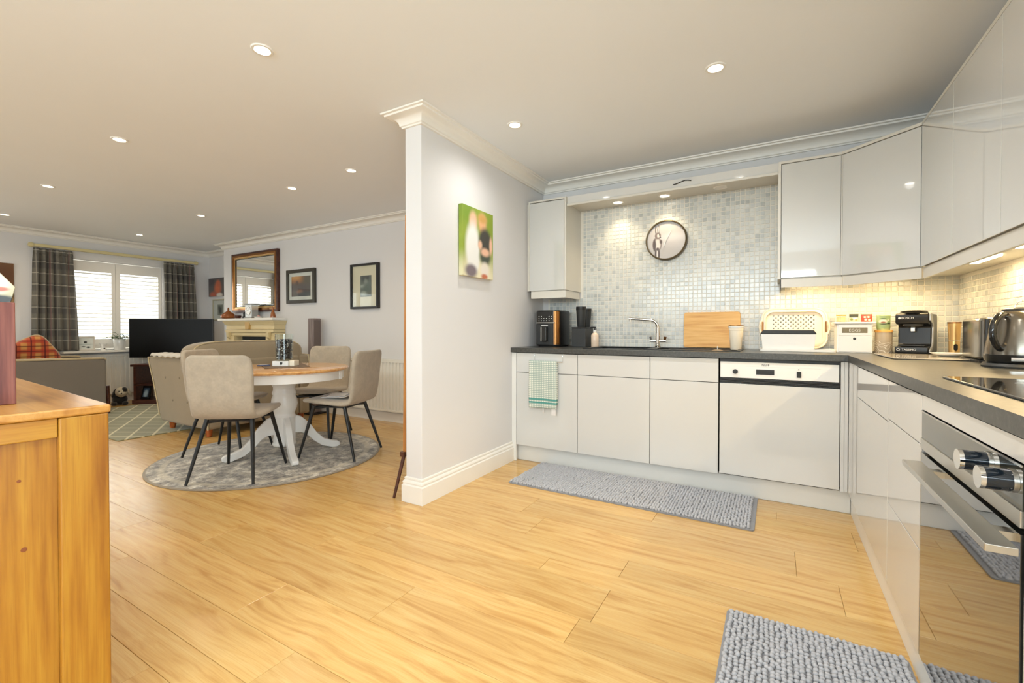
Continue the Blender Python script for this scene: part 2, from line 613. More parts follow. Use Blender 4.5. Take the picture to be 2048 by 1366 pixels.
M['curtain'] = lines_mat('curtain_tartan', srgb(112, 108, 98), [
    ((0, 0, 1), 0.30, 0.11, 0.1, srgb(82, 80, 76), 0.7), ((0, 1, 0), 0.085, 0.03, 0.3, srgb(76, 74, 72), 0.6),
    ((0, 0, 1), 0.15, 0.012, 0.5, srgb(176, 170, 154), 0.75), ((0, 1, 0), 0.10, 0.006, 0.2, srgb(166, 158, 144), 0.6), ((0, 1, 0), 0.19, 0.012, 0.7, srgb(128, 88, 84), 0.5)])
M['carpet'] = lines_mat('trellis_carpet', srgb(140, 136, 102), [
    ((-0.5, 0.866, 0), 0.19, 0.020, 0.0, srgb(216, 206, 168), 0.9), ((0.515, 0.857, 0), 0.19, 0.020, 0.3, srgb(216, 206, 168), 0.9)])
M['towel'] = lines_mat('check_towel', srgb(240, 238, 226), [
    ((1, 0, 0), 0.0145, 0.0058, 0.0, srgb(150, 170, 158), 0.85), ((0, 0, 1), 0.0145, 0.0058, 0.0, srgb(150, 170, 158), 0.85),
    ((0, 0, 1), 9.0, 0.014, 0.5 - 0.088 / 9.0, srgb(52, 142, 134), 0.9), ((0, 0, 1), 9.0, 0.014, 0.5 - 0.062 / 9.0, srgb(52, 142, 134), 0.9)])
M['cushion'] = lines_mat('red_tartan', srgb(196, 92, 50), [
    ((0, 1, 0), 0.12, 0.05, 0.2, srgb(222, 168, 88), 0.7), ((0, 0, 1), 0.12, 0.045, 0.0, srgb(186, 60, 40), 0.8), ((0, 1, 0), 0.12, 0.012, 0.7, srgb(96, 30, 26), 0.9),
    ((0, 0, 1), 0.06, 0.010, 0.5, srgb(90, 28, 24), 0.8)])
t = NT('vintage_rug')
_x, _y, _z = t.xyz()
_r = t.math('SQRT', t.math('ADD', t.math('MULTIPLY', _x, _x), t.math('MULTIPLY', _y, _y)))
_c = t.ramp(t.noise(7, 10, 0.80), [(0.38, srgb(98, 95, 92)), (0.5, srgb(150, 145, 138)), (0.60, srgb(234, 228, 214))])
_f = t.math('MULTIPLY', t.step(t.noise(30, 5, 0.7), 0.45, 0.6), 0.5)
_c = t.mix(_f, _c, srgb(196, 186, 168))
_ring = t.math('SUBTRACT', 1.0, t.step(t.math('ABSOLUTE', t.math('SUBTRACT', _r, 0.76)), 0.012, 0.03))
_c = t.mix(t.math('MULTIPLY', _ring, 0.5), _c, srgb(206, 196, 174))
_edge = t.step(_r, 0.845, 0.855)
_c = t.mix(_edge, _c, srgb(150, 138, 120))
t.bump(t.noise(200, 2), 0.3, 0.003)
M['round_rug'] = t.set(color=_c, rough=0.95, sheen=0.2)

# ------------------------------------------------------------------ setting
XR, XP0, XP1 = 0.98, -1.987, -1.858       # right wall, partition faces
YK, YL, YA = 3.77, 3.83, 4.124            # kitchen back wall, fireplace wall, alcove wall
XW, YF, ZC = -8.45, -2.4, 2.393           # window wall, wall behind the camera, ceiling
YP = 2.098                                # free end of the partition

floor = struct('floor', MB().box(XW - 0.2, XR + 0.2, YF - 0.2, YA + 0.2, -0.12, -0.009), M['subfloor'])
rows = [0.15, 0.235, 0.115, 0.16, 0.235, 0.25]
ys, k = [1.41], 0
while ys[-1] < YA:
    ys.append(ys[-1] + rows[k % 6]); k += 1
k = 5
while ys[0] > YF:
    ys.insert(0, ys[0] - rows[k % 6]); k -= 1
ends = {2.065: 0, }
for r in range(len(ys) - 1):
    y0, y1 = max(ys[r], YF), min(ys[r + 1], YA)
    if y1 - y0 < 0.02: continue
    x = XR - random.uniform(0.05, 1.1)
    cuts = [XR]
    while x > XW + 0.25:
        cuts.append(x)
        x -= random.uniform(1.15, 1.38)
    cuts.append(XW)
    for a, b in zip(cuts[1:], cuts[:-1]):
        g = 0.0006
        mb = MB()
        x0, x1, Y0, Y1, ch = a + g, b - g, y0 + g, y1 - g, 0.0007
        mb.add([(x0, Y0, -0.01), (x1, Y0, -0.01), (x1, Y1, -0.01), (x0, Y1, -0.01), (x0, Y0, -ch), (x1, Y0, -ch), (x1, Y1, -ch), (x0, Y1, -ch),
                (x0 + ch, Y0 + ch, 0), (x1 - ch, Y0 + ch, 0), (x1 - ch, Y1 - ch, 0), (x0 + ch, Y1 - ch, 0)],
               [(0, 1, 5, 4), (1, 2, 6, 5), (2, 3, 7, 6), (3, 0, 4, 7), (4, 5, 9, 8), (5, 6, 10, 9), (6, 7, 11, 10), (7, 4, 8, 11), (8, 9, 10, 11)])
        build('plank', mb, M['plank'], floor)

struct('ceiling', MB().box(XW - 0.2, XR + 0.2, YF - 0.2, YA + 0.2, ZC, ZC + 0.12), M['ceiling'])


def wall_open(axis, a, b, u0, u1, z0, z1, holes):
    """wall slab with rectangular openings (u0,u1,z0,z1); axis is the slab's normal"""
    mb = MB()
    us = sorted({u0, u1, *[h[0] for h in holes], *[h[1] for h in holes]})
    zs = sorted({z0, z1, *[h[2] for h in holes], *[h[3] for h in holes]})
    for i in range(len(us) - 1):
        for j in range(len(zs) - 1):
            um, zm = (us[i] + us[i + 1]) / 2, (zs[j] + zs[j + 1]) / 2
            if any(h[0] < um < h[1] and h[2] < zm < h[3] for h in holes): continue
            if axis == 'x': mb.box(a, b, us[i], us[i + 1], zs[j], zs[j + 1])
            else: mb.box(us[i], us[i + 1], a, b, zs[j], zs[j + 1])
    return mb


W1 = (2.30, 3.44, 0.79, 2.06)
W2 = (-0.45, 0.72, 0.55, 2.0)
W4 = (-2.45, 0.65, 1.50, 2.15)
D1 = (-7.25, -3.95, 0.0, 2.15)
wall_back = struct('wall_back', MB().box(XP1, XR + 0.2, YK, YK + 0.25, 0, ZC), M['wall'])
W3 = (-2.2, 0.25, 0.05, 2.15)
wall_right = struct('wall_right', wall_open('x', XR, XR + 0.2, YF, YK, 0, ZC, [W3]), M['wall'])
struct('wall_partition', MB().box(XP0, XP1, YP, YL, 0, ZC), M['wall'], bevel=0.004)
struct('wall_fireplace', MB().box(-7.42, XP1, YL, YL + 0.5, 0, ZC), M['wall'])
struct('wall_alcove', MB().box(XW - 0.2, -7.42, YA, YA + 0.2, 0, ZC), M['wall'])
struct('wall_left', wall_open('x', XW - 0.22, XW, YF, YA, 0, ZC, [W1, W2]), M['wall'])
struct('wall_front', wall_open('y', YF - 0.2, YF, XW - 0.2, XR + 0.2, 0, ZC, [D1, W4]), M['wall'])

corn = [(0, ZC - 0.082), (0.014, ZC - 0.082), (0.016, ZC - 0.074), (0.024, ZC - 0.070)]
for i in range(7):
    a = PI / 2 * i / 6
    corn.append((0.024 + 0.056 * (1 - math.cos(a)), ZC - 0.070 + 0.046 * math.sin(a)))
corn += [(0.088, ZC - 0.022), (0.090, ZC - 0.012), (0.104, ZC - 0.010), (0.106, ZC - 0.001), (0, ZC - 0.001)]
struct('trim_1', MB().sweep([(XR, YK), (XP1, YK), (XP1, YP), (XP0, YP), (XP0, YL), (-7.42, YL), (-7.42, YA), (XW, YA), (XW, YF), (XR, YF), (XR, 1.6)], corn), M['trim'], smooth=35)
base_p = [(0, 0.0005), (0.020, 0.0005), (0.020, 0.104), (0.017, 0.108), (0.013, 0.110), (0.013, 0.116), (0.016, 0.120), (0.015, 0.128), (0.010, 0.134), (0.006, 0.136), (0.006, 0.142), (0.008, 0.145), (0.007, 0.152), (0, 0.156)]
struct('baseboard_partition', MB().sweep([(XP1, 3.244), (XP1, YP), (XP0, YP), (XP0, YL - 0.019)], base_p), M['trim'], smooth=35)
struct('baseboard_fireplace', MB().sweep([(XP0, YL), (-5.9, YL)], base_p), M['trim'], smooth=35)
struct('baseboard_left', MB().sweep([(-7.42, YL), (-7.42, YA), (XW, YA), (XW, YF), (D1[0], YF)], base_p), M['trim'], smooth=35)

# mosaic: pieces that show largest are single tiles, the rest one field per wall
PITCH, TW, TD = 0.0325, 0.0274, 0.004


def screen_size(p):
    t0 = math.radians(30.2)
    d = -math.sin(t0) * p[0] + math.cos(t0) * p[1]
    return 1.0 / max(d, 0.2)


def tile_geom(w, d):
    h, c = w / 2, 0.0012
    return ([(-h, 0, -h), (h, 0, -h), (h, 0, h), (-h, 0, h), (-h, -d + c, -h), (h, -d + c, -h), (h, -d + c, h), (-h, -d + c, h),
             (-h + c, -d, -h + c), (h - c, -d, -h + c), (h - c, -d, h - c), (-h + c, -d, h - c)],
            [(0, 1, 5, 4), (1, 2, 6, 5), (2, 3, 7, 6), (3, 0, 4, 7), (4, 5, 9, 8), (5, 6, 10, 9), (6, 7, 11, 10), (7, 4, 8, 11), (8, 9, 10, 11)])


tv, tf = tile_geom(TW, TD)
tile_me = MB().add(tv, tf).mesh('tile', M['tile'])
tvr = [(y, -x, z) for x, y, z in tv]      # faces -x
tile_me_r = MB().add(tvr, tf).mesh('tile', M['tile'])


def mosaic(wall, cells, me, geom, place, limit):
    cells = sorted(cells, key=lambda c: -c[1])
    for p, _ in cells[:limit]:
        o = bpy.data.objects.new('tile', me)
        COL.objects.link(o)
        o.parent = wall
        o.location = p
    mb = MB()
    for p, _ in cells[limit:]:
        mb.add([(v[0] + p[0], v[1] + p[1], v[2] + p[2]) for v in geom], tf)
    o = build('tile_field', mb, M['tile_field'], wall, kind='stuff')


build('grout', MB().box(-1.805, XR, YK - 0.004, YK, 0.92, 1.345).box(-1.487, 0.03, YK - 0.004, YK, 1.345, 2.13).box(0.03, XR, YK - 0.004, YK, 1.345, 1.41), M['grout'], wall_back)
build('grout', MB().box(XR - 0.004, XR, 1.0, YK - 0.0045, 0.92, 1.41), M['grout'], wall_right)
cells = []
for i in range(100):
    x = XR - 0.006 - PITCH * (i + 0.5)
    if x < -1.80: break
    for j in range(40):
        z = 0.926 + PITCH * (j + 0.5)
        zmax = 1.345 if x < -1.487 + 0.016 else (2.13 if x < 0.03 else 1.41)
        if z + PITCH / 2 > zmax + 0.004: break
        vis = screen_size((x, YK, z)) * (1.0 if z > 0.95 else 0.5)
        if x > 0.33 and z < 1.12: vis *= 0.4
        cells.append(((x, YK - 0.0035, z), vis))
mosaic(wall_back, cells, tile_me, tv, None, 300)
cells = []
for i in range(100):
    y = YK - 0.010 - PITCH * (i + 0.5)
    if y < 1.05: break
    for j in range(14):
        z = 0.926 + PITCH * (j + 0.5)
        vis = screen_size((XR, y, z)) if y > 2.45 else 0.01
        cells.append(((XR - 0.0035, y, z), vis * (1.0 if z > 1.14 else 0.5)))
mosaic(wall_right, cells, tile_me_r, tvr, None, 280)

# living-room window with plantation shutters
win = bpy.data.objects.new('window_1', None); COL.objects.link(win)
win.location = (XW, 2.87, 0.79); win['kind'] = 'structure'; win['label'] = 'white window with louvred shutters between tartan curtains'
y0, y1, z0, z1 = W1
fm = MB().box(-8.64, -8.56, y0, y0 + 0.05, z0, z1).box(-8.64, -8.56, y1 - 0.05, y1, z0, z1).box(-8.64, -8.56, y0 + 0.05, y1 - 0.05, z0, z0 + 0.05).box(-8.64, -8.56, y0 + 0.05, y1 - 0.05, z1 - 0.05, z1).box(-8.64, -8.56, 2.83, 2.87, z0 + 0.05, z1 - 0.05)
build('window_frame', fm, M['trim'], win, world=True)
build('glass', MB().box(-8.605, -8.60, y0 + 0.05, 2.83, z0 + 0.05, z1 - 0.05), M['pane'], win, world=True)
build('glass', MB().box(-8.605, -8.60, 2.87, y1 - 0.05, z0 + 0.05, z1 - 0.05), M['pane'], win, world=True)
build('window_sill', MB().box(-8.56, -8.295, 2.22, 3.52, 0.742, 0.770), M['trim'], win, world=True, bevel=0.005)
for a, b in ((2.305, 2.848), (2.852, 3.435)):
    sh = build('shutter', MB().box(-8.53, -8.50, a, a + 0.055, 0.80, 2.05).box(-8.53, -8.50, b - 0.044, b, 0.80, 2.05).box(-8.53, -8.50, a + 0.055, b - 0.044, 0.80, 0.935).box(-8.53, -8.50, a + 0.055, b - 0.044, 1.905, 2.05), M['trim'], win, world=True)
    n = 17
    for i in range(n):
        z = 0.962 + (1.88 - 0.962) * i / (n - 1)
        s = MB()
        L = b - 0.046 - (a + 0.057)
        sec = [(0.031 * math.cos(q), 0.006 * math.sin(q)) for q in [2 * PI * m / 10 for m in range(10)]]
        s.prism(sec, 'y', -L / 2, L / 2)
        s.xf(Matrix.Translation((-8.515, (a + 0.057 + b - 0.046) / 2, z)) @ Matrix.Rotation(math.radians(24), 4, 'Y'))
        build('slat', s, M['trim'], sh, world=True, smooth=40)
win2 = bpy.data.objects.new('window_2', None); COL.objects.link(win2)
win2.location = (XW, 0.13, 0.55); win2['kind'] = 'structure'; win2['label'] = 'plain white window beyond the armchair'
y0, y1, z0, z1 = W2
build('window_frame', MB().box(-8.62, -8.54, y0, y0 + 0.06, z0, z1).box(-8.62, -8.54, y1 - 0.06, y1, z0, z1).box(-8.62, -8.54, y0 + 0.06, y1 - 0.06, z0, z0 + 0.06).box(-8.62, -8.54, y0 + 0.06, y1 - 0.06, z1 - 0.06, z1).box(-8.62, -8.54, 0.1, 0.16, z0 + 0.06, z1 - 0.06), M['trim'], win2, world=True)
build('glass', MB().box(-8.585, -8.58, y0 + 0.06, 0.1, z0 + 0.06, z1 - 0.06), M['pane'], win2, world=True)
build('glass', MB().box(-8.585, -8.58, 0.16, y1 - 0.06, z0 + 0.06, z1 - 0.06), M['pane'], win2, world=True)
added_win3 = bpy.data.objects.new('added_window_3', None); COL.objects.link(added_win3)  # unseen window added to light the kitchen without mirroring in the back cabinets
added_win3.location = (XR, -0.975, 0.05); added_win3['kind'] = 'structure'; added_win3['label'] = 'added tall white glazed window on the right wall behind the camera, for fill light'
y0, y1, z0, z1 = W3
fm = MB().box(1.05, 1.12, y0, y1, z0, z0 + 0.07).box(1.05, 1.12, y0, y1, z1 - 0.07, z1)
for q in (y0, y0 + 1.19, y1 - 0.07): fm.box(1.05, 1.12, q, q + 0.07, z0 + 0.07, z1 - 0.07)
build('window_frame', fm, M['trim'], added_win3, world=True)
build('glass', MB().box(1.083, 1.087, y0 + 0.07, y0 + 1.19, z0 + 0.07, z1 - 0.07), M['pane'], added_win3, world=True)
build('glass', MB().box(1.083, 1.087, y0 + 1.26, y1 - 0.07, z0 + 0.07, z1 - 0.07), M['pane'], added_win3, world=True)
added_win4 = bpy.data.objects.new('added_window_4', None); COL.objects.link(added_win4)  # unseen clerestory added as front fill for the cabinets
added_win4.location = (-0.9, YF, 1.5); added_win4['kind'] = 'structure'; added_win4['label'] = 'added wide white clerestory window behind the camera, for fill light'
x0, x1, z0, z1 = W4
fm = MB().box(x0, x1, -2.53, -2.46, z0, z0 + 0.05).box(x0, x1, -2.53, -2.46, z1 - 0.05, z1)
for q in (x0, x0 + 1.525, x1 - 0.05): fm.box(q, q + 0.05, -2.53, -2.46, z0 + 0.05, z1 - 0.05)
build('window_frame', fm, M['trim'], added_win4, world=True)
build('glass', MB().box(x0 + 0.05, x0 + 1.525, -2.497, -2.493, z0 + 0.05, z1 - 0.05), M['pane'], added_win4, world=True)
build('glass', MB().box(x0 + 1.575, x1 - 0.05, -2.497, -2.493, z0 + 0.05, z1 - 0.05), M['pane'], added_win4, world=True)
door = bpy.data.objects.new('added_door_1', None); COL.objects.link(door)  # unseen garden doors added for light from behind left
door.location = (-5.6, YF - 0.1, 0); door['kind'] = 'structure'; door['label'] = 'added white glazed garden doors behind the camera, for fill light'
x0, x1, z0, z1 = D1
dm = MB().box(x0, x1, -2.53, -2.45, z1 - 0.08, z1).box(x0, x1, -2.53, -2.45, 0.0, 0.09)
for q in (x0, x0 + 1.08, x0 + 2.16, x1 - 0.07): dm.box(q, q + 0.07, -2.53, -2.45, 0.09, z1 - 0.08)
build('door_frame', dm, M['trim'], door, world=True)
for q in (x0, x0 + 1.08, x0 + 2.16):
    build('glass', MB().box(q + 0.07, min(q + 1.08, x1 - 0.07), -2.492, -2.488, 0.09, z1 - 0.08), M['pane'], door, world=True)

# ------------------------------------------------------------------ ceiling downlights
ring_me = MB().lathe([(0.032, 0.0), (0.036, -0.006), (0.046, -0.005), (0.050, 0.0)], n=28, caps=False).mesh('bezel', M['white'], 40)
lens_me = MB().lathe([(0.001, -0.0015), (0.020, -0.002), (0.032, -0.001), (0.033, 0.0)], n=24, caps=False).mesh('lamp', M['lamp_on'], 180)


def downlight(x, y, z, label, group, power, color=(1.0, 0.975, 0.945), on=True, size=2.75):
    t = thing('downlight', label, 'ceiling light', (x, y, z), 0, group)
    for nm, me in (('bezel', ring_me), ('lamp', lens_me)):
        o = bpy.data.objects.new(nm, me); COL.objects.link(o); o.parent = t
        if nm == 'lamp' and not on:
            me2 = lens_me.copy(); me2.materials[0] = M['white']; o.data = me2
    if on:
        d = bpy.data.lights.new('downlight_beam', 'SPOT')
        d.energy, d.color, d.spot_size, d.spot_blend, d.shadow_soft_size = power, color, size, 1.0, 0.03
        lo = bpy.data.objects.new('downlight_beam', d)
        lo.location = (x, y, z - 0.02); COL.objects.link(lo)
    return t


DL = [(-2.10, 1.264, 'round downlight, the largest one, above the open floor left of the partition'), (-0.267, 2.50, 'round kitchen downlight nearest the wall cabinets'),
      (-1.457, 2.541, 'round kitchen downlight beside the partition cornice'), (-3.945, 1.354, 'round living-room downlight, second largest, at the left'),
      (-3.047, 2.583, 'round downlight just left of the partition, nearest to it'), (-3.906, 2.627, 'round downlight above the dining table, second left of the partition'),
      (-5.793, 1.459, 'round downlight at the far left above the armchair'), (-5.751, 2.722, 'round downlight above the sofa, in line with the mirror'),
      (-7.646, 1.565, 'round downlight by the left edge over the left curtain'), (-7.653, 2.839, 'round downlight nearest the window, over the television')]
for x, y, lb in DL:
    downlight(x, y, ZC, lb, 'round ceiling downlights', (44 if x > -1 else 16) if x > -2 else (6 if x > -2.5 else 16), (1.0, 0.975, 0.945) if x > -2.5 else (1.0, 0.82, 0.58))
for x, y, lb in ((-0.30, 0.75, 'added round downlight above the oven, out of frame'), (-1.46, 0.55, 'added round downlight above the sideboard, out of frame'), (-0.30, -1.0, 'added round downlight behind the camera near the right wall'),
                 (-1.55, -1.2, 'added round downlight behind the camera in the middle'), (-3.4, -0.4, 'added unseen round downlight behind the sideboard')):
    downlight(x, y, ZC, lb, 'round ceiling downlights', 10 if y > 0.5 and x < -1 else 30)  # unseen extra downlights added to brighten the kitchen

# ------------------------------------------------------------------ kitchen: base units along the back wall
FY = 3.185      # door face, back run
FX = 0.365      # door face, right run
ZD0, ZD1, ZCT0, ZCT1 = 0.138, 0.882, 0.888, 0.925
GB = 'handleless base cabinets'


def back_unit(x0, x1, label, fronts):
    t = thing('base_cabinet', label, 'cabinet', ((x0 + x1) / 2, 3.5, 0.135), 0, GB)
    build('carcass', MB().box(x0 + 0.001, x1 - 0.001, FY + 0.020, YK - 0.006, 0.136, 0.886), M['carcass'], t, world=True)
    for nm, a, b in fronts:
        build(nm, MB().box(x0 + 0.0021, x1 - 0.0021, FY, FY + 0.018, a, b), M['unit'], t, world=True, bevel=0.0012)
    return t


split = [('drawer_front', 0.7302, ZD1), ('door', ZD0, 0.7262)]
back_unit(-1.815, -1.283, 'pale gloss base cabinet behind the hanging tea towel', split)
back_unit(-1.283, -0.7465, 'pale gloss base cabinet under the sink, middle of the three left of the dishwasher', split)
back_unit(-0.7465, -0.311, 'narrow pale gloss base cabinet next to the dishwasher', split)
tag(build('end_filler', MB().box(XP1 + 0.001, -1.817, FY + 0.004, FY + 0.02, 0.002, 0.884), M['plinth']), 'narrow pale filler strip between partition and first cabinet', 'filler')
tag(build('plinth', MB().box(-1.838, 0.384, 3.245, 3.262, 0.001, 0.134), M['plinth']), 'pale plinth board under the back row of cabinets', 'plinth', 'kitchen plinths')
tag(build('plinth', MB().box(0.386, 0.403, 0.50, 3.262, 0.001, 0.134), M['plinth']), 'pale plinth board under the oven and drawers', 'plinth', 'kitchen plinths')

# dishwasher
dw = thing('dishwasher', 'integrated dishwasher with white control strip and pale door', 'dishwasher', (0.01, 3.5, 0.135))
X0, X1 = -0.3065, 0.3275
build('body', MB().box(X0, X1, FY + 0.024, YK - 0.006, 0.136, 0.886), M['black'], dw, world=True)
build('door', MB().box(X0 + 0.002, X1 - 0.002, FY - 0.001, FY + 0.018, 0.146, 0.7285), M['unit'], dw, world=True, bevel=0.0012)
fasc = build('control_panel', MB().box(X0 + 0.005, X1 - 0.006, FY + 0.001, FY + 0.022, 0.766, 0.866), M['white'], dw, world=True, bevel=0.001)
for i in range(4):
    z = 0.734 + i * 0.0078
    build('vent_strip', MB().box(X0 + 0.003, X1 - 0.003, FY + 0.002, FY + 0.022, z, z + 0.0055), M['charcoal'] if i % 2 else M['black'], dw, world=True)
kn = build('programme_knob', MB().lathe([(0.0005, -0.016), (0.012, -0.016), (0.0145, -0.012), (0.0150, 0.0)], axis='y', c=(-0.215, FY + 0.001, 0.805)), M['black'], fasc, world=True, smooth=35)
build('knob_cap', MB().lathe([(0.0005, -0.0175), (0.0095, -0.0165), (0.0100, -0.0155)], axis='y', c=(-0.215, FY + 0.001, 0.805)), M['charcoal'], fasc, world=True)
build('pull_recess', MB().box(-0.105, 0.005, FY - 0.0006, FY + 0.002, 0.787, 0.828), M['white_paint'], fasc, world=True)
build('pull', MB().box(-0.099, -0.001, FY - 0.0014, FY + 0.002, 0.791, 0.824), M['black'], fasc, world=True)
build('pull_lip', MB().box(-0.099, -0.001, FY - 0.004, FY - 0.001, 0.815, 0.824), M['charcoal'], fasc, world=True)
build('power_switch', MB().box(0.115, 0.137, FY - 0.0055, FY + 0.001, 0.783, 0.819), M['black'], fasc, world=True, bevel=0.002)
build('indicator', MB().lathe([(0.0005, -0.001), (0.003, -0.0008), (0.003, 0.002)], axis='y', c=(0.125, FY, 0.831)), M['mark_black'], fasc, world=True)
build('print_line', MB().box(-0.16, 0.235, FY + 0.0006, FY + 0.0012, 0.8385, 0.8393), M['steel'], fasc, world=True)
text('NEFF', 0.019, M['mark_black'], dw, Vector((-0.048, FY + 0.0004, 0.850)) - dw.location, (PI / 2, 0, 0))

# corner posts
tag(build('corner_post', MB().box(0.3295, 0.346, FY - 0.001, FY + 0.02, ZD0, 0.884).box(0.347, 0.3645, FY + 0.002, FY + 0.02, ZD0, 0.884).box(0.3665, 0.384, 2.862, FY + 0.02, ZD0, 0.884), M['unit']), 'pale corner post between dishwasher and the right-hand drawers', 'filler')


def right_unit(y0, y1, label, fronts, depth0=0.02):
    t = thing('base_cabinet', label, 'cabinet', (0.66, (y0 + y1) / 2, 0.135), 0, GB)
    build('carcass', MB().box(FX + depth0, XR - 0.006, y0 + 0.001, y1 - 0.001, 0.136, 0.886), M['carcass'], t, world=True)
    for nm, a, b in fronts:
        build(nm, MB().box(FX, FX + 0.018, y0 + 0.0021, y1 - 0.0021, a, b), M['unit'], t, world=True, bevel=0.0012)
    return t


right_unit(2.143, 2.860, 'wide pale gloss corner cabinet reflecting the dishwasher', split)
right_unit(1.700, 2.143, 'pale gloss three-drawer cabinet beside the oven', [('drawer_front', 0.7415, ZD1), ('drawer_front', 0.4345, 0.7385), ('drawer_front', 0.132, 0.4315)])
right_unit(0.50, 1.088, 'pale gloss base cabinet at the near end beyond the oven', split)

# oven
ov = thing('oven', 'built-in oven with dark glass door, steel bar handle and two knobs', 'oven', (0.66, 1.394, 0.135))
OY0, OY1 = 1.091, 1.697
build('body', MB().box(FX + 0.022, XR - 0.006, OY0, OY1, 0.136, 0.884), M['black'], ov, world=True)
build('filler_panel', MB().box(FX, FX + 0.018, OY0, OY1, 0.8435, 0.884), M['unit'], ov, world=True)
cp = build('control_panel', MB().box(FX - 0.001, FX + 0.02, OY0, OY1, 0.7625, 0.8405), M['oven_panel'], ov, world=True)
build('panel_trim', MB().box(FX - 0.003, FX + 0.02, OY0, OY1, 0.8365, 0.8405), M['steel'], cp, world=True)
build('steel_strip', MB().box(FX - 0.004, FX + 0.02, OY0, OY1, 0.733, 0.7625), M['steel'], ov, world=True, bevel=0.001)
dr = build('door', MB().box(FX - 0.003, FX + 0.02, OY0, OY1, 0.142, 0.722), M['oven_glass'], ov, world=True)
build('door_edge', MB().box(FX - 0.0035, FX + 0.0, OY1 - 0.004, OY1, 0.142, 0.722), M['steel'], dr, world=True)
hd = build('handle', MB().box(0.300, 0.340, 1.028, 1.585, 0.706, 0.7195), M['steel'], dr, world=True, bevel=0.0015)
for y in (1.50, 1.12):
    build('handle_bracket', MB().box(0.337, 0.363, y - 0.014, y + 0.014, 0.7045, 0.719), M['steel'], dr, world=True)
for y, z in ((1.225, 0.812), (1.120, 0.806)):
    k = build('knob', MB().cyl((0.322, y, z), (0.3635, y, z), 0.0195, n=32), M['knob'], cp, world=True, smooth=40)
    build('knob_cap', MB().cyl((0.316, y, z), (0.323, y, z), 0.0200, n=32), M['chrome'], k, world=True, smooth=40)
    build('knob_collar', MB().cyl((0.357, y, z), (0.3638, y, z), 0.0205, n=32), M['steel'], k, world=True, smooth=40)

# worktop: one continuous L with the sink cut-out
wt = MB()
SX0, SX1, SY0, SY1 = -1.27, -0.20, 3.27, 3.70
wt.box(XP1 + 0.001, SX0, 3.17, YK - 0.004, ZCT0, ZCT1).box(SX0, SX1, 3.17, SY0, ZCT0, ZCT1).box(SX0, SX1, SY1, YK - 0.004, ZCT0, ZCT1).box(SX1, 0.36, 3.17, YK - 0.004, ZCT0, ZCT1)
wt.box(0.36, XR - 0.004, 0.50, YK - 0.004, ZCT0, ZCT1)
tag(build('worktop', wt, M['worktop']), 'dark grey laminate L-shaped worktop', 'worktop')

# sink with drainer
sk = thing('sink', 'black composite sink with ribbed drainer under the tap', 'sink', (-0.735, 3.485, ZCT1))
e = 0.004
build('rim', MB().box(SX0 - 0.006, SX1 + 0.006, SY0 - 0.006, SY0 + 0.03, ZCT1 + 0.0006, ZCT1 + 0.006).box(SX0 - 0.006, SX1 + 0.006, SY1 - 0.06, SY1 + 0.006, ZCT1 + 0.0006, ZCT1 + 0.006)
      .box(SX0 - 0.006, SX0 + 0.03, SY0 + 0.03, SY1 - 0.06, ZCT1 + 0.0006, ZCT1 + 0.006).box(-0.82, -0.76, SY0 + 0.03, SY1 - 0.06, ZCT1 + 0.0006, ZCT1 + 0.006).box(SX1 - 0.02, SX1 + 0.006, SY0 + 0.03, SY1 - 0.06, ZCT1 + 0.0006, ZCT1 + 0.007), M['composite'], sk, world=True, bevel=0.002)
build('bowl', MB().box(SX0 + 0.03, -0.82, SY0 + 0.03, SY1 - 0.06, 0.896, 0.900).box(SX0 + 0.022, SX0 + 0.03, SY0 + 0.03, SY1 - 0.06, 0.896, 0.926).box(-0.82, -0.812, SY0 + 0.03, SY1 - 0.06, 0.896, 0.926), M['composite'], sk, world=True)
dn = build('drainer', MB().box(-0.76, SX1 - 0.02, SY0 + 0.03, SY1 - 0.06, 0.9155, 0.922), M['composite'], sk, world=True)
for i in range(9):
    y = SY0 + 0.055 + i * 0.036
    build('drainer_rib', MB().box(-0.70, -0.26, y - 0.006, y + 0.006, 0.921, 0.926), M['composite'], sk, world=True, bevel=0.002)

# tap
tp = thing('tap', 'chrome two-lever mixer tap with swan-neck spout', 'tap', (-0.80, 3.672, ZCT1 + 0.006))
build('base', MB().lathe([(0.024, 0), (0.024, 0.010), (0.016, 0.020), (0.013, 0.030)]), M['chrome'], tp, smooth=35)
build('body', MB().cyl((0, 0, 0.03), (0, 0, 0.115), 0.0155, n=20), M['chrome'], tp, smooth=40)
build('crossbar', MB().cyl((-0.062, 0, 0.052), (0.062, 0, 0.052), 0.0105, n=16), M['chrome'], tp, smooth=40)
pts = [(0, 0, 0.11), (0, 0, 0.155)]
for i in range(9):
    a = PI / 2 * i / 8
    pts.append((-0.062 + 0.062 * math.cos(a), -0.012 * i / 8, 0.155 + 0.062 * math.sin(a)))
pts += [(-0.13, -0.03, 0.222), (-0.218, -0.05, 0.229)]
sp = build('spout', MB().tube(pts, [0.0125] * 3 + [0.0115] * 8 + [0.0105, 0.010], 14), M['chrome'], tp, smooth=50)
build('nozzle', MB().cyl((-0.209, -0.048, 0.221), (-0.209, -0.048, 0.206), 0.009, n=14), M['chrome'], sp, smooth=40)
for s in (-1, 1):
    build('lever', MB().cyl((s * 0.052, 0, 0.06), (s * 0.056, -0.002, 0.084), 0.010, 0.012, n=14), M['chrome'] if s < 0 else M['bronze'], tp, smooth=40)

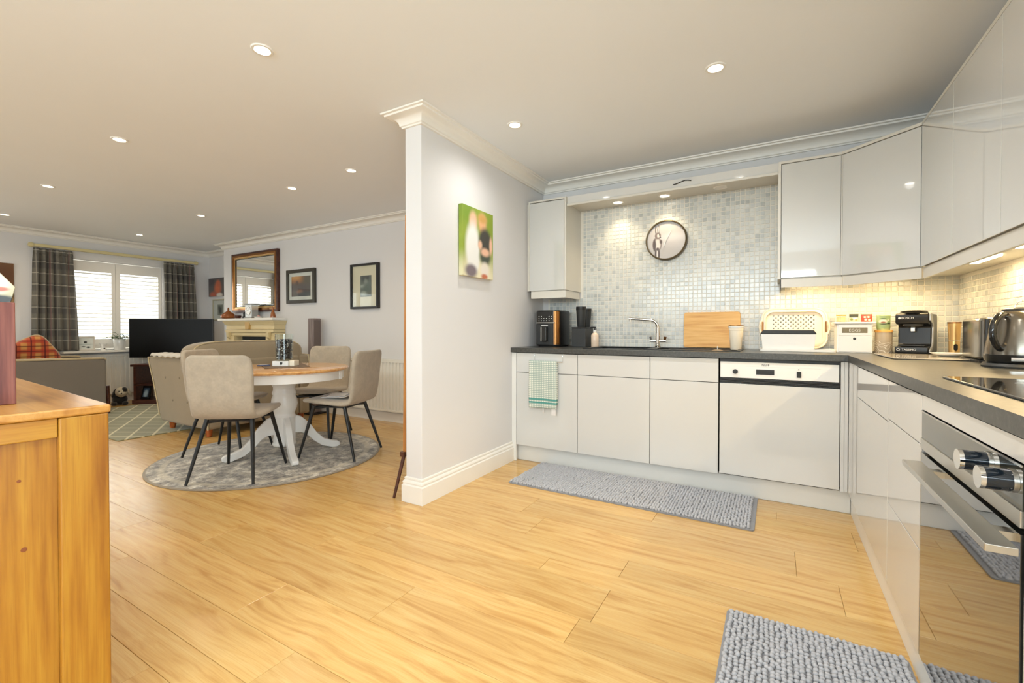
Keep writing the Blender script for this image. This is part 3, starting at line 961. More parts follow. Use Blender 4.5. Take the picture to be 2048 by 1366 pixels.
# hob
hb = thing('hob', 'black glass induction hob set in the worktop', 'hob', (0.68, 1.53, ZCT1))
build('glass_top', MB().box(0.434, 0.93, 1.245, 1.815, ZCT1 + 0.0005, ZCT1 + 0.0065), M['hob'], hb, world=True, bevel=0.002)
for cx, cy in ((0.57, 1.67), (0.79, 1.67), (0.57, 1.39), (0.79, 1.39)):
    build('zone_mark', MB().box(cx - 0.03, cx + 0.03, cy - 0.0012, cy + 0.0012, ZCT1 + 0.0065, ZCT1 + 0.0069).box(cx - 0.0012, cx + 0.0012, cy - 0.03, cy + 0.03, ZCT1 + 0.0065, ZCT1 + 0.0069), M['mark'], hb, world=True)

# ------------------------------------------------------------------ wall cabinets
GW = 'gloss wall cabinets'
UY, UX = 3.438, 0.665
ZU0, ZU1 = 1.402, 2.145
# left wall cabinet
wc = thing('wall_cabinet', 'narrow pale wall cabinet above the air fryer beside the partition', 'cabinet', (-1.66, 3.6, 1.40), 0, GW)
build('carcass', MB().box(-1.836, -1.4975, UY + 0.020, YK - 0.002, 1.40, 2.148).box(-1.503, -1.4875, UY, YK - 0.002, 1.40, 2.166).box(-1.836, -1.503, UY + 0.001, YK - 0.002, 2.152, 2.166).box(-1.838, -1.826, UY, YK - 0.002, 1.40, 2.166), M['unit_side'], wc, world=True)
build('door', MB().box(-1.8245, -1.5045, UY, UY + 0.018, ZU0, ZU1), M['unit_upper'], wc, world=True, bevel=0.0012)
build('pelmet', MB().box(-1.815, -1.494, UY + 0.008, UY + 0.026, 1.336, 1.398).box(-1.51, -1.494, UY + 0.026, YK - 0.012, 1.336, 1.398), M['unit_side'], wc, world=True)
tag(build('wall_filler', MB().box(XP1 + 0.001, -1.839, UY + 0.02, UY + 0.035, 1.40, 2.15), M['unit_side']), 'thin filler between partition and left wall cabinet', 'filler')

# bridging pelmet with spotlights between the wall cabinets
br = thing('light_pelmet', 'pale fascia board with spotlights bridging the two wall cabinets', 'pelmet', (-0.73, 3.6, 2.1))
build('fascia_board', MB().box(-1.4865, 0.0125, UY + 0.022, UY + 0.040, 2.108, 2.166), M['unit'], br, world=True)
build('edge_strip', MB().box(-1.4865, 0.0125, UY + 0.012, UY + 0.040, 2.088, 2.106), M['unit_side'], br, world=True, bevel=0.003)
build('soffit', MB().box(-1.4865, 0.0125, UY + 0.040, YK - 0.006, 2.112, 2.128), M['unit_side'], br, world=True)
build('cable', MB().tube([(-0.65, UY + 0.017, 2.128), (-0.62, UY + 0.017, 2.133), (-0.59, UY + 0.017, 2.143), (-0.565, UY + 0.017, 2.149), (-0.545, UY + 0.017, 2.146), (-0.525, UY + 0.017, 2.140)], 0.0035, 8), M['rubber'], br, world=True, smooth=60)
downlight(-1.115, 3.635, 2.112, 'lit spotlight in the pelmet, left of the clock', 'pelmet spotlights', 8, (1.0, 0.80, 0.52), True, 2.0)
downlight(-0.745, 3.635, 2.112, 'lit spotlight in the pelmet directly above the clock', 'pelmet spotlights', 8, (1.0, 0.80, 0.52), True, 2.0)
downlight(-0.350, 3.635, 2.112, 'unlit spotlight in the pelmet beside the right wall cabinet', 'pelmet spotlights', 0, on=False)

# right wall cabinet on the back wall
wc = thing('wall_cabinet', 'pale gloss wall cabinet right of the clock with a bright band reflection', 'cabinet', (0.19, 3.6, 1.40), 0, GW)
build('carcass', MB().box(0.0305, 0.354, UY + 0.020, YK - 0.006, 1.40, 2.148).box(0.014, 0.0295, UY, YK - 0.006, 1.40, 2.166).box(0.0295, 0.356, UY + 0.001, YK - 0.006, 2.150, 2.166), M['unit_side'], wc, world=True)
build('door', MB().box(0.0335, 0.3475, UY, UY + 0.018, ZU0 + 0.006, ZU1), M['unit_upper'], wc, world=True, bevel=0.0012)
build('pelmet', MB().box(0.034, 0.358, UY + 0.008, UY + 0.024, 1.345, 1.398), M['unit_side'], wc, world=True)
build('corner_filler', MB().box(0.3492, 0.3575, UY + 0.004, UY + 0.019, ZU0 + 0.006, ZU1), M['unit_side'], wc, world=True)
build('pelmet_end', MB().box(0.030, 0.034, UY + 0.008, YK - 0.012, 1.335, 1.398), M['charcoal'], wc, world=True)

# diagonal corner cabinet
dc = thing('wall_cabinet', 'diagonal pale gloss corner wall cabinet', 'cabinet', (0.7, 3.5, 1.40), 0, GW)
A, B = (0.354, UY), (UX, 3.160)
dxn, dyn = B[0] - A[0], B[1] - A[1]
L = math.hypot(dxn, dyn)
ux, uy = dxn / L, dyn / L
nx, ny = uy, -ux            # outward (towards the room)
if nx * (-1) + ny * (-1) < 0: nx, ny = -nx, -ny


def diag(off0, off1, s0, s1, z0, z1):
    q = []
    for s, o in ((s0, off0), (s1, off0), (s1, off1), (s0, off1)):
        q.append((A[0] + ux * s + nx * o, A[1] + uy * s + ny * o))
    return MB().prism(q, 'z', z0, z1)


build('carcass', MB().prism([(0.358, YK - 0.006), (0.358, UY + 0.022), (UX + 0.022, 3.166), (XR - 0.006, 3.166), (XR - 0.006, YK - 0.006)], 'z', 1.40, 2.148), M['unit_side'], dc, world=True)
build('door', diag(-0.018, 0.0, 0.004, L - 0.002, ZU0 + 0.004, ZU1), M['unit_upper'], dc, world=True, bevel=0.0012)
build('top_panel', diag(-0.03, 0.001, 0.0, L, 2.150, 2.166), M['unit_side'], dc, world=True)
build('pelmet', diag(-0.026, -0.010, 0.0, L, 1.342, 1.398), M['unit_side'], dc, world=True)
build('light_strip', MB().box(0.54, 0.78, 3.485, 3.515, 1.392, 1.3995), M['lamp_led'], dc, world=True)

for i, (ya, yb, lb) in enumerate(((2.668, 3.160, 'first pale gloss wall cabinet along the right wall, next to the corner'), (2.180, 2.668, 'second pale gloss wall cabinet along the right wall, reflecting the cornice'),
                                  (1.690, 2.180, 'third pale gloss wall cabinet along the right wall, nearest the camera'))):
    wc = thing('wall_cabinet', lb, 'cabinet', (0.82, (ya + yb) / 2, 1.40), 0, GW)
    build('carcass', MB().box(UX + 0.020, XR - 0.006, ya + 0.001, yb - 0.001, 1.40, 2.148), M['unit_side'], wc, world=True)
    build('door', MB().box(UX, UX + 0.018, ya + 0.0014, yb - 0.0014, ZU0, ZU1 + 0.004), M['unit_upper'], wc, world=True, bevel=0.0010)
    build('top_panel', MB().box(UX + 0.001, XR - 0.006, ya, yb, 2.152, 2.168), M['unit_side'], wc, world=True)
    build('pelmet', MB().box(UX + 0.012, UX + 0.028, ya, yb, 1.342, 1.398), M['unit_side'], wc, world=True)
    build('light_strip', MB().box(0.825, 0.855, (ya + yb) / 2 - 0.14, (ya + yb) / 2 + 0.14, 1.392, 1.3995), M['lamp_led'], wc, world=True)
build('light_strip', MB().box(0.10, 0.34, 3.545, 3.575, 1.392, 1.3995), M['lamp_led'], bpy.data.objects['wall_cabinet.001'], world=True)
UC = (1.0, 0.72, 0.36)
area_light('under_cabinet_light', (0.22, 3.56, 1.388), (0, 0, 0), 0.24, 0.03, 1.5, UC)
area_light('under_cabinet_light', (0.66, 3.50, 1.388), (0, 0, 0), 0.24, 0.03, 2.4, UC)
for y in (2.914, 2.424, 1.935):
    area_light('under_cabinet_light', (0.84, y, 1.388), (0, 0, PI / 2), 0.28, 0.03, 2.6, UC)

# tea towel on an over-door hook
hk = thing('towel_hook', 'chrome over-door towel rail on the first base cabinet', 'hook', (-1.52, FY, 0.87))
for x in (-1.643, -1.402):
    build('hook_arm', MB().tube([(x, FY + 0.012, 0.8847), (x, FY - 0.006, 0.8847), (x, FY - 0.0065, 0.83), (x, FY - 0.012, 0.822), (x, FY - 0.030, 0.822)], 0.0018, 8), M['chrome'], hk, world=True, smooth=60)
build('rail_bar', MB().cyl((-1.660, FY - 0.030, 0.822), (-1.392, FY - 0.030, 0.822), 0.004, n=12), M['chrome'], hk, world=True, smooth=40)
tw = thing('tea_towel', 'white and green checked tea towel with teal stripes hanging on the cabinet', 'towel', (-1.557, FY - 0.030, 0.44))


def towel(u, v):
    x = (u - 0.5) * 0.24
    s = v * 0.72
    r = 0.0075
    wav = 0.004 * math.sin(u * 9) * min(1, s / 0.1)
    if s < 0.33:
        return (x, 0.010 - wav * 0.4, 0.052 + s)
    if s < 0.33 + PI * r:
        a = (s - 0.33) / r
        return (x, r * math.cos(a) + 0.0, 0.382 + r * math.sin(a))
    d = s - 0.33 - PI * r
    return (x * (1 - 0.01 * math.sin(d * 20)), -0.009 - wav * d * 3, 0.382 - d + 0.008 * u)


build('cloth', MB().grid(towel, 24, 60), M['towel'], tw, smooth=180, solid=0.003)
build('hanging_loop', MB().tube([(0.0, -0.004, 0.03), (0.0, -0.004, -0.012), (0.006, -0.004, -0.014), (0.006, -0.004, 0.03)], 0.0022, 6), M['paper'], tw, smooth=60)
build('care_label', MB().box(0.075, 0.112, -0.007, -0.0055, -0.028, 0.03), M['paper'], tw)


# chenille mats
def chenille(name, label, x0, x1, y0, y1, rz=0):
    t = thing(name, label, 'mat', ((x0 + x1) / 2, (y0 + y1) / 2, 0.0005), rz, 'grey chenille kitchen mats')
    w, d = x1 - x0, y1 - y0
    rr = 0.02
    pts = []
    for cx, cy, a0 in ((w / 2 - rr, d / 2 - rr, 0), (-w / 2 + rr, d / 2 - rr, 90), (-w / 2 + rr, -d / 2 + rr, 180), (w / 2 - rr, -d / 2 + rr, 270)):
        for i in range(5):
            a = math.radians(a0 + 90 * i / 4)
            pts.append((cx + rr * math.cos(a), cy + rr * math.sin(a)))
    build('backing', MB().prism(pts, 'z', 0, 0.006), M['mat_back'], t)
    mb = MB()
    p = 0.0165
    ico = bmesh.new()
    bmesh.ops.create_icosphere(ico, subdivisions=1, radius=1)
    iv = [v.co.copy() for v in ico.verts]
    iff = [tuple(v.index for v in f.verts) for f in ico.faces]
    ico.free()
    rg = random.Random(3)
    for i in range(int(w / p) - 1):
        for j in range(int(d / p) - 1):
            cx = -w / 2 + p * (i + 1) + rg.uniform(-0.003, 0.003)
            cy = -d / 2 + p * (j + 1) + rg.uniform(-0.003, 0.003)
            h = rg.uniform(0.008, 0.013)
            lx, ly = rg.uniform(-0.25, 0.25), rg.uniform(-0.25, 0.25)
            mb.add([(cx + v.x * 0.0092 + lx * v.z * h, cy + v.y * 0.0092 + ly * v.z * h, 0.011 + v.z * h * 0.95) for v in iv], iff)
    build('chenille_pile', mb, M['mat_pile'], t, smooth=180, kind='stuff')
    return t


chenille('kitchen_mat', 'long grey chenille mat in front of the sink cabinets', -1.603, -0.087, 2.697, 3.240)
chenille('kitchen_mat', 'grey chenille mat in front of the oven, cut by the frame', -0.150, 0.378, 0.90, 1.892)

# ------------------------------------------------------------------ things on the worktop
Z0 = ZCT1 + 0.0005


def rrect(w, d, r, n=5):
    pts = []
    for cx, cy, a0 in ((w / 2 - r, d / 2 - r, 0), (-w / 2 + r, d / 2 - r, 90), (-w / 2 + r, -d / 2 + r, 180), (w / 2 - r, -d / 2 + r, 270)):
        for i in range(n):
            a = math.radians(a0 + 90 * i / (n - 1))
            pts.append((cx + r * math.cos(a), cy + r * math.sin(a)))
    return pts


# air fryer
af = thing('air_fryer', 'black air fryer with bronze corner band beside the partition', 'air fryer', (-1.665, 3.575, Z0))
build('body', MB().prism(rrect(0.215, 0.285, 0.045), 'z', 0.008, 0.302), M['black'], af, bevel=0.006, smooth=30)
build('foot_ring', MB().prism(rrect(0.19, 0.26, 0.04), 'z', 0, 0.008), M['rubber'], af)
build('lid_top', MB().prism(rrect(0.205, 0.275, 0.042), 'z', 0.302, 0.307), M['black_gloss'], af)
cpn = build('touch_panel', MB().box(-0.088, 0.064, -0.1445, -0.140, 0.200, 0.296), M['black_gloss'], af, bevel=0.002)
for r, (z, xs) in enumerate(((0.256, (-0.065, -0.043, 0.028, 0.050)), (0.238, (-0.065, -0.043, -0.02, 0.003, 0.028, 0.050)), (0.220, (-0.065, -0.043, -0.02, 0.003, 0.028)))):
    for x in xs:
        build('touch_icon', MB().lathe([(0.0004, -0.0006), (0.0036, -0.0005), (0.0036, 0.0)], axis='y', n=10, c=(x, -0.1445, z)), M['mark'], cpn)
build('chrome_trim', MB().box(-0.090, 0.080, -0.150, -0.140, 0.198, 0.207), M['steel'], af, bevel=0.002)
bk = build('basket_front', MB().box(-0.092, 0.060, -0.1485, -0.140, 0.018, 0.192), M['charcoal'], af, bevel=0.004)
build('basket_handle', MB().box(-0.028, 0.022, -0.188, -0.146, 0.045, 0.170), M['black_gloss'], bk, bevel=0.008)
build('handle_trim', MB().box(-0.028, -0.021, -0.190, -0.150, 0.048, 0.165), M['steel'], bk, bevel=0.001)
build('handle_label', MB().box(-0.042, 0.018, -0.1493, -0.148, 0.176, 0.182), M['mark'], bk)
build('bronze_band', MB().prism([(0.070, -0.1445), (0.092, -0.138), (0.106, -0.120), (0.1095, -0.098), (0.1085, -0.098), (0.104, -0.119), (0.090, -0.136), (0.070, -0.1425)], 'z', 0.02, 0.298), M['bronze'], af, smooth=60)

# black storage box with two cups on top
sb = thing('storage_box', 'black cube canister next to the air fryer', 'box', (-1.412, 3.615, Z0))
build('body', MB().box(-0.062, 0.062, -0.09, 0.09, 0, 0.155), M['charcoal'], sb, bevel=0.004)
build('lid', MB().box(-0.0625, 0.0625, -0.0905, 0.0905, 0.1555, 0.166), M['black'], sb, bevel=0.003)
for x, y, s, lb in ((0.000, -0.03, 1.0, 'taller dark grey travel cup on the black canister'), (0.013, 0.059, 0.92, 'shorter dark grey travel cup half hidden behind the taller one')):
    tc = thing('travel_cup', lb, 'cup', (-1.412 + x, 3.615 + y, Z0 + 0.1665), 0, 'dark travel cups')
    h = 0.172 * s
    build('body', MB().lathe([(0.0005, 0), (0.030, 0.0), (0.032, 0.004), (0.042, h * 0.84), (0.0005, h * 0.84)], n=32, caps=False), M['charcoal'], tc, smooth=40)
    build('lid', MB().lathe([(0.0425, h * 0.84), (0.0435, h * 0.86), (0.0435, h), (0.040, h), (0.038, h * 0.96), (0.0005, h * 0.96)], n=32, caps=False), M['black'], tc, smooth=40)

# soap dispenser
so = thing('soap_dispenser', 'blush soap bottle with black pump beside the sink', 'soap bottle', (-1.302, 3.615, Z0))
build('bottle', MB().lathe([(0.030, 0), (0.032, 0.004), (0.032, 0.095), (0.026, 0.110), (0.014, 0.118), (0.013, 0.128)], n=28), plain('blush_soap', srgb(232, 208, 184), 0.25, var=0.05), so, smooth=40)
build('collar', MB().cyl((0, 0, 0.128), (0, 0, 0.140), 0.014, n=20), M['white'], so, smooth=40)
build('pump', MB().cyl((0, 0, 0.140), (0, 0, 0.160), 0.0045, n=12).tube([(0.008, 0, 0.163), (-0.012, 0, 0.164), (-0.034, -0.004, 0.162), (-0.038, -0.004, 0.155)], 0.0055, 10), M['black'], so, smooth=60)

# chopping board leaning on the tiles
cb = thing('chopping_board', 'bamboo chopping board leaning on the tiles behind the drainer', 'chopping board', (-0.418, 3.729, Z0 + 0.006))
bp = rrect(0.395, 0.272, 0.018)
mb = MB().prism([(x, y + 0.136) for x, y in bp], 'y', -0.009, 0.009)
mb.xf(Matrix.Rotation(math.radians(-4.5), 4, 'X') @ Matrix.Translation((0, 0, 0.0015)))
build('board', mb, M['board'], cb, bevel=0.003)

tu = thing('tumbler', 'cream insulated tumbler standing on the drainer', 'tumbler', (-0.236, 3.59, Z0 + 0.0005))
tu.location = (-0.240, 3.60, 0.9265)
build('body', MB().lathe([(0.0005, 0), (0.034, 0.0), (0.036, 0.003), (0.045, 0.138), (0.047, 0.140), (0.048, 0.158)], n=32, caps=False), M['cream'], tu, smooth=40)
build('lid', MB().lathe([(0.049, 0.156), (0.050, 0.158), (0.050, 0.168), (0.042, 0.170), (0.040, 0.165), (0.0005, 0.165)], n=32, caps=False), M['ceramic'], tu, smooth=40)
build('rim_band', MB().lathe([(0.0492, 0.168), (0.0492, 0.174), (0.046, 0.174), (0.046, 0.168)], n=32, caps=False), M['bronze'], tu, smooth=40)

pl = thing('sink_plug', 'small steel sink strainer plug on the drainer edge', 'plug', (-0.335, 3.335, 0.9265))
build('disc', MB().lathe([(0.0005, 0.003), (0.010, 0.004), (0.034, 0.001), (0.036, 0.004), (0.010, 0.010), (0.0005, 0.011)], n=28, caps=False), M['steel'], pl, smooth=40)
build('stem', MB().cyl((0, 0, 0.010), (0, 0, 0.032), 0.003, 0.0022, n=10), M['steel'], pl, smooth=40)

# drying tray, colander and white tin
dt = thing('drying_tray', 'low white drying tray under the colander', 'tray', (0.125, 3.60, Z0))
build('tray', MB().prism(rrect(0.425, 0.235, 0.02), 'z', 0, 0.008), M['white'], dt, bevel=0.002)
build('tray_lip', MB().sweep(rrect(0.425, 0.235, 0.02), [(0, 0.008), (0.006, 0.008), (0.006, 0.016), (0, 0.016)], closed=True), M['white'], dt)

cl = thing('colander', 'cream over-sink colander with round holes and slot handles leaning on the tiles', 'colander', (0.112, 3.690, Z0 + 0.0185))
lean = Matrix.Rotation(math.radians(-9), 4, 'X')
CW, CH = 0.385, 0.275
bmx = bmesh.new()
nx_, nz_ = 18, 11
# perforated plate: grid of cells, each with a small octagonal hole, only in the middle zone
def plate():
    mb = MB()
    def inside(x, z):
        r = 0.06
        ax, az = abs(x) - (CW / 2 - 0.012 - r), abs(z) - (CH / 2 - 0.012 - r)
        if ax <= 0 or az <= 0: return ax <= r and az <= r
        return ax * ax + az * az <= r * r
    cs = 0.0150
    for i in range(-14, 15):
        for j in range(-10, 11):
            cx, cz = i * cs, j * cs
            if not inside(cx, cz): continue
            h = cs / 2
            sq = []
            for k in range(8):
                a = PI / 4 * k + PI / 8
                m = max(abs(math.cos(a)), abs(math.sin(a)))
                sq.append((cx + h * math.cos(a) / m, cz + h * math.sin(a) / m))
            corners = [(cx + h, cz + h), (cx - h, cz + h), (cx - h, cz - h), (cx + h, cz - h)]
            hole = abs(cx) < 0.128 and abs(cz) < 0.092 and (i + j) % 2 == 0
            slot = False
            if hole:
                rad = 0.0056
                ho = [(cx + rad * math.cos(PI / 4 * k + PI / 8), cz + rad * math.sin(PI / 4 * k + PI / 8)) for k in range(8)]
                n = len(mb.v)
                vs = [(p[0], 0, p[1]) for p in sq] + [(p[0], 0, p[1]) for p in ho] + [(p[0], 0, p[1]) for p in corners]
                fs = []
                for k in range(8):
                    k2 = (k + 1) % 8
                    if k in (0, 2, 4, 6):
                        ci = 16 + k // 2
                        fs.append((k, ci, k2, 8 + k2, 8 + k))
                    else:
                        fs.append((k, k2, 8 + k2, 8 + k))
                mb.add(vs, fs)
            else:
                mb.add([(cx - h, 0, cz - h), (cx + h, 0, cz - h), (cx + h, 0, cz + h), (cx - h, 0, cz + h)], [(0, 1, 2, 3)])
    return mb
bmx.free()
pm = plate().xf(lean @ Matrix.Translation((0, 0.022, CH / 2 + 0.002)))
build('perforated_base', pm, M['cream'], cl, solid=0.003)
rim = MB()
outl = rrect(CW, CH, 0.07, 9)
inn = rrect(CW - 0.045, CH - 0.045, 0.055, 9)
n = len(outl)
vs = [(p[0], 0.0, p[1]) for p in outl] + [(p[0], -0.004, p[1]) for p in inn] + [(p[0], 0.024, p[1]) for p in inn]
rim.add(vs, [(i, (i + 1) % n, n + (i + 1) % n, n + i) for i in range(n)] + [(n + i, n + (i + 1) % n, 2 * n + (i + 1) % n, 2 * n + i) for i in range(n)])
rim.tube([(p[0], 0.0, p[1]) for p in outl], 0.005, 8, closed=True)
rim.xf(lean @ Matrix.Translation((0, 0, CH / 2 + 0.002)))
build('rim', rim, M['cream'], cl, smooth=60, solid=0.0025)
for s in (-1, 1):
    ha = MB()
    pts = []
    for k in range(15):
        a = -PI / 2 + PI * k / 14
        pts.append((s * (CW / 2 - 0.004 + 0.018 * math.cos(a)), -0.001, 0.052 * math.sin(a)))
    ha.tube(pts, 0.006, 8)
    ha.xf(lean @ Matrix.Translation((0, 0, CH / 2 + 0.01)))
    build('slot_handle', ha, M['cream'], cl, smooth=60)
    hs = MB().prism([(p[0] + s * (CW / 2 - 0.004), p[1]) for p in rrect(0.014, 0.075, 0.0068)], 'y', -0.006, -0.003).xf(lean @ Matrix.Translation((0, 0, CH / 2 + 0.01)))
    build('handle_opening', hs, M['bronze'], cl)

lt = thing('loaf_tin', 'white enamel loaf tin with dark grey interior in front of the colander', 'tin', (0.075, 3.555, Z0 + 0.0105))
w0, w1, d0, d1, h = 0.145, 0.155, 0.050, 0.056, 0.104
build('tin', MB().add([(-w0, -d0, 0), (w0, -d0, 0), (w0, d0, 0), (-w0, d0, 0), (-w1, -d1, h), (w1, -d1, h), (w1, d1, h), (-w1, d1, h)],
                      [(0, 3, 2, 1), (0, 1, 5, 4), (1, 2, 6, 5), (2, 3, 7, 6), (3, 0, 4, 7)]), M['white_paint'], lt, bevel=0.004, solid=0.002)
build('dark_lid', MB().prism([(-w1 - 0.004, h), (w1 + 0.004, h), (w1 + 0.002, h + 0.008), (w1 - 0.012, h + 0.028), (-w1 + 0.012, h + 0.028), (-w1 - 0.002, h + 0.008)], 'y', -d1 - 0.003, d1 + 0.003), M['charcoal'], lt, bevel=0.005)

# egg house with packets and jar on top
eh = thing('egg_house', 'small white egg cabinet with wire window and drawer', 'egg cabinet', (0.430, 3.585, Z0))
build('body', MB().box(-0.090, 0.090, -0.075, 0.075, 0.0, 0.180), M['white_paint'], eh, bevel=0.003)
build('roof', MB().box(-0.104, 0.104, -0.088, 0.088, 0.181, 0.193), M['white_paint'], eh, bevel=0.003)
dr_ = build('drawer_front', MB().box(-0.082, 0.082, -0.079, -0.074, 0.006, 0.104), M['white_paint'], eh, bevel=0.002)
build('drawer_notch', MB().lathe([(0.0005, -0.0006), (0.008, -0.0006), (0.008, 0)], axis='y', n=16, c=(0, -0.079, 0.088)), M['charcoal'], dr_)
ed = build('door', MB().box(-0.082, 0.082, -0.079, -0.074, 0.108, 0.176), M['white_paint'], eh, bevel=0.002)
build('wire_window', MB().box(-0.064, 0.064, -0.0798, -0.0785, 0.124, 0.158), plain('wire_mesh', srgb(132, 122, 98), 0.6, var=0.35, vscale=220), ed)
text('EGGS', 0.024, M['mark'], eh, (0, -0.0802, 0.140), (PI / 2, 0, 0))
jr = thing('jar', 'small glass jar with cork lid on the egg cabinet', 'jar', (0.368, 3.575, Z0 + 0.194), 0)
build('glass_body', MB().lathe([(0.0005, 0.0), (0.024, 0.0), (0.026, 0.003), (0.026, 0.034), (0.022, 0.038)], n=24, caps=False), M['glass'], jr, smooth=40)
build('contents', MB().lathe([(0.0005, 0.002), (0.0225, 0.002), (0.0225, 0.031), (0.0005, 0.032)], n=20, caps=False), plain('pale_grains', srgb(228, 204, 150), 0.8, var=0.1, vscale=200), jr, smooth=40)
build('lid', MB().lathe([(0.0005, 0.038), (0.0265, 0.038), (0.0265, 0.046), (0.0005, 0.047)], n=24, caps=False), M['lid_wood'], jr, smooth=30)


def packet(name, label, loc, w, h, mat, band, bmat):
    p = thing(name, label, 'packet', loc, 0, 'seed packets on the egg cabinet')
    mb = MB()
    def f(u, v):
        s = math.sin(PI * u) * math.sin(PI * min(1, v * 1.15 + 0.12)) * 0.013
        return ((u - 0.5) * w * (0.94 + 0.06 * v), -s, v * h)
    def g(u, v):
        q = f(u, v)
        return (q[0], -q[1] * 0.8, q[2])
    mb.grid(f, 10, 10).grid(g, 10, 10, flip=True)
    build('pouch', mb, mat, p, smooth=180)
    build('printed_band', MB().grid(lambda u, v: (f(u, band[0] + (band[1] - band[0]) * v)[0] * 0.96, f(u, band[0] + (band[1] - band[0]) * v)[1] - 0.0012, (band[0] + (band[1] - band[0]) * v) * h), 10, 4), bmat, p, smooth=180, solid=0.0008)
    return p


PX = print_mat('green_packet', srgb(214, 206, 178), [(0.004, 0.026, 0.012, 0.010, srgb(238, 232, 214), 0.4), (-0.012, 0.016, 0.008, 0.008, srgb(120, 134, 70), 0.5), (0.012, 0.012, 0.008, 0.006, srgb(196, 150, 96), 0.5)])
packet('seed_packet', 'dark green and white packet standing on the egg cabinet', (0.432, 3.565, Z0 + 0.1935), 0.048, 0.050, PX, (0.58, 0.99), plain('dark_green_print', srgb(58, 62, 46), 0.5, var=0.25, vscale=80))
PR = print_mat('red_packet', srgb(214, 70, 52), [(-0.010, 0.030, 0.006, 0.005, srgb(244, 214, 194), 0.5), (0.008, 0.030, 0.006, 0.005, srgb(244, 214, 194), 0.5), (-0.006, 0.014, 0.006, 0.006, srgb(244, 220, 204), 0.5), (0.012, 0.012, 0.006, 0.006, srgb(244, 220, 204), 0.5)])
packet('seed_packet', 'red and white packet standing on the egg cabinet', (0.497, 3.565, Z0 + 0.1935), 0.058, 0.055, PR, (0.84, 0.99), plain('cream_print', srgb(244, 224, 190), 0.5))

cn = thing('canister', 'taupe canister with white script pattern and wooden lid', 'canister', (0.583, 3.575, Z0))
cm = NT('script_canister')
_a, _b, _c2 = cm.xyz()
wv = cm.n('ShaderNodeTexWave', wave_type='RINGS')
wv.inputs['Scale'].default_value = 26
wv.inputs['Distortion'].default_value = 9
wv.inputs['Detail'].default_value = 1.5
wv.inputs['Detail Scale'].default_value = 1.2
cm.l(cm.tc.outputs['Object'], wv.inputs['Vector'])
ff = cm.math('MULTIPLY', cm.step(wv.outputs['Fac'], 0.86, 0.95), cm.math('SUBTRACT', 1.0, cm.step(_c2, 0.070, 0.085)))
M['script'] = cm.set(color=cm.mix(ff, srgb(190, 172, 146), srgb(244, 236, 220)), rough=0.4)
build('body', MB().lathe([(0.0005, 0), (0.042, 0), (0.043, 0.002), (0.043, 0.128), (0.0005, 0.128)], n=36, caps=False), M['script'], cn, smooth=40)
build('lid', MB().lathe([(0.0005, 0.128), (0.0445, 0.128), (0.0445, 0.141), (0.043, 0.143), (0.0005, 0.143)], n=36, caps=False), M['lid_wood'], cn, smooth=40)
tb = thing('tub', 'pale green printed tub standing on the canister', 'tub', (0.581, 3.575, Z0 + 0.1435))
GT = print_mat('green_tub', srgb(168, 192, 136), [(-0.006, 0.052, 0.020, 0.012, srgb(238, 232, 210), 0.25), (-0.006, 0.046, 0.012, 0.005, srgb(160, 104, 74), 0.4), (-0.006, 0.068, 0.016, 0.003, srgb(56, 76, 46), 0.4), (-0.004, 0.036, 0.018, 0.003, srgb(56, 66, 46), 0.4),
                                                  (0.022, 0.040, 0.010, 0.005, srgb(60, 74, 52), 0.5), (0.020, 0.060, 0.006, 0.004, srgb(232, 230, 210), 0.5)])
build('body', MB().lathe([(0.0005, 0), (0.031, 0), (0.0335, 0.012), (0.0345, 0.084), (0.0005, 0.084)], n=36, caps=False), GT, tb, smooth=40)
build('lid', MB().lathe([(0.0005, 0.084), (0.0362, 0.084), (0.0362, 0.091), (0.034, 0.093), (0.0005, 0.093)], n=36, caps=False), plain('tub_lid', srgb(186, 206, 160), 0.35), tb, smooth=40)

# pod coffee machine
cf = thing('coffee_machine', 'black and grey pod coffee machine on the worktop', 'coffee machine', (0.735, 3.565, Z0), math.radians(-20))
sil = [(-0.150, 0.008), (-0.152, 0.030), (-0.150, 0.046), (-0.075, 0.050), (-0.060, 0.060), (-0.058, 0.160), (-0.070, 0.172), (-0.140, 0.178), (-0.146, 0.190), (-0.148, 0.228), (-0.138, 0.240), (0.130, 0.238), (0.146, 0.225), (0.150, 0.02), (0.14, 0.008)]
build('body', MB().prism(sil, 'x', -0.074, 0.074), M['black'], cf, bevel=0.006)
build('foot', MB().box(-0.066, 0.066, -0.140, 0.13, 0, 0.009), M['rubber'], cf)
build('side_panel', MB().prism([(-0.150, 0.030), (-0.080, 0.052), (-0.064, 0.07), (-0.060, 0.16), (-0.075, 0.178), (-0.146, 0.196), (-0.146, 0.236), (-0.110, 0.240), (-0.040, 0.17), (-0.042, 0.06), (-0.07, 0.036), (-0.120, 0.012), (-0.148, 0.012)], 'x', 0.0745, 0.083), plain('silver_plastic', srgb(168, 168, 166), 0.3, 0.4), cf, bevel=0.003)
build('brew_head', MB().lathe([(0.0005, 0.236), (0.058, 0.236), (0.066, 0.242), (0.060, 0.254), (0.03, 0.261), (0.0005, 0.262)], n=32, caps=False, c=(0, -0.082, 0)), M['black_gloss'], cf, smooth=40)
build('spout', MB().lathe([(0.048, 0.178), (0.044, 0.164), (0.016, 0.158), (0.0005, 0.158)], n=24, caps=False, c=(0, -0.100, 0)), M['charcoal'], cf, smooth=40)
build('nozzle', MB().box(-0.010, 0.010, -0.112, -0.092, 0.134, 0.158), M['steel'], cf, bevel=0.002)
build('drip_grate', MB().box(-0.056, 0.056, -0.144, -0.066, 0.0495, 0.054), M['charcoal'], cf, bevel=0.001)
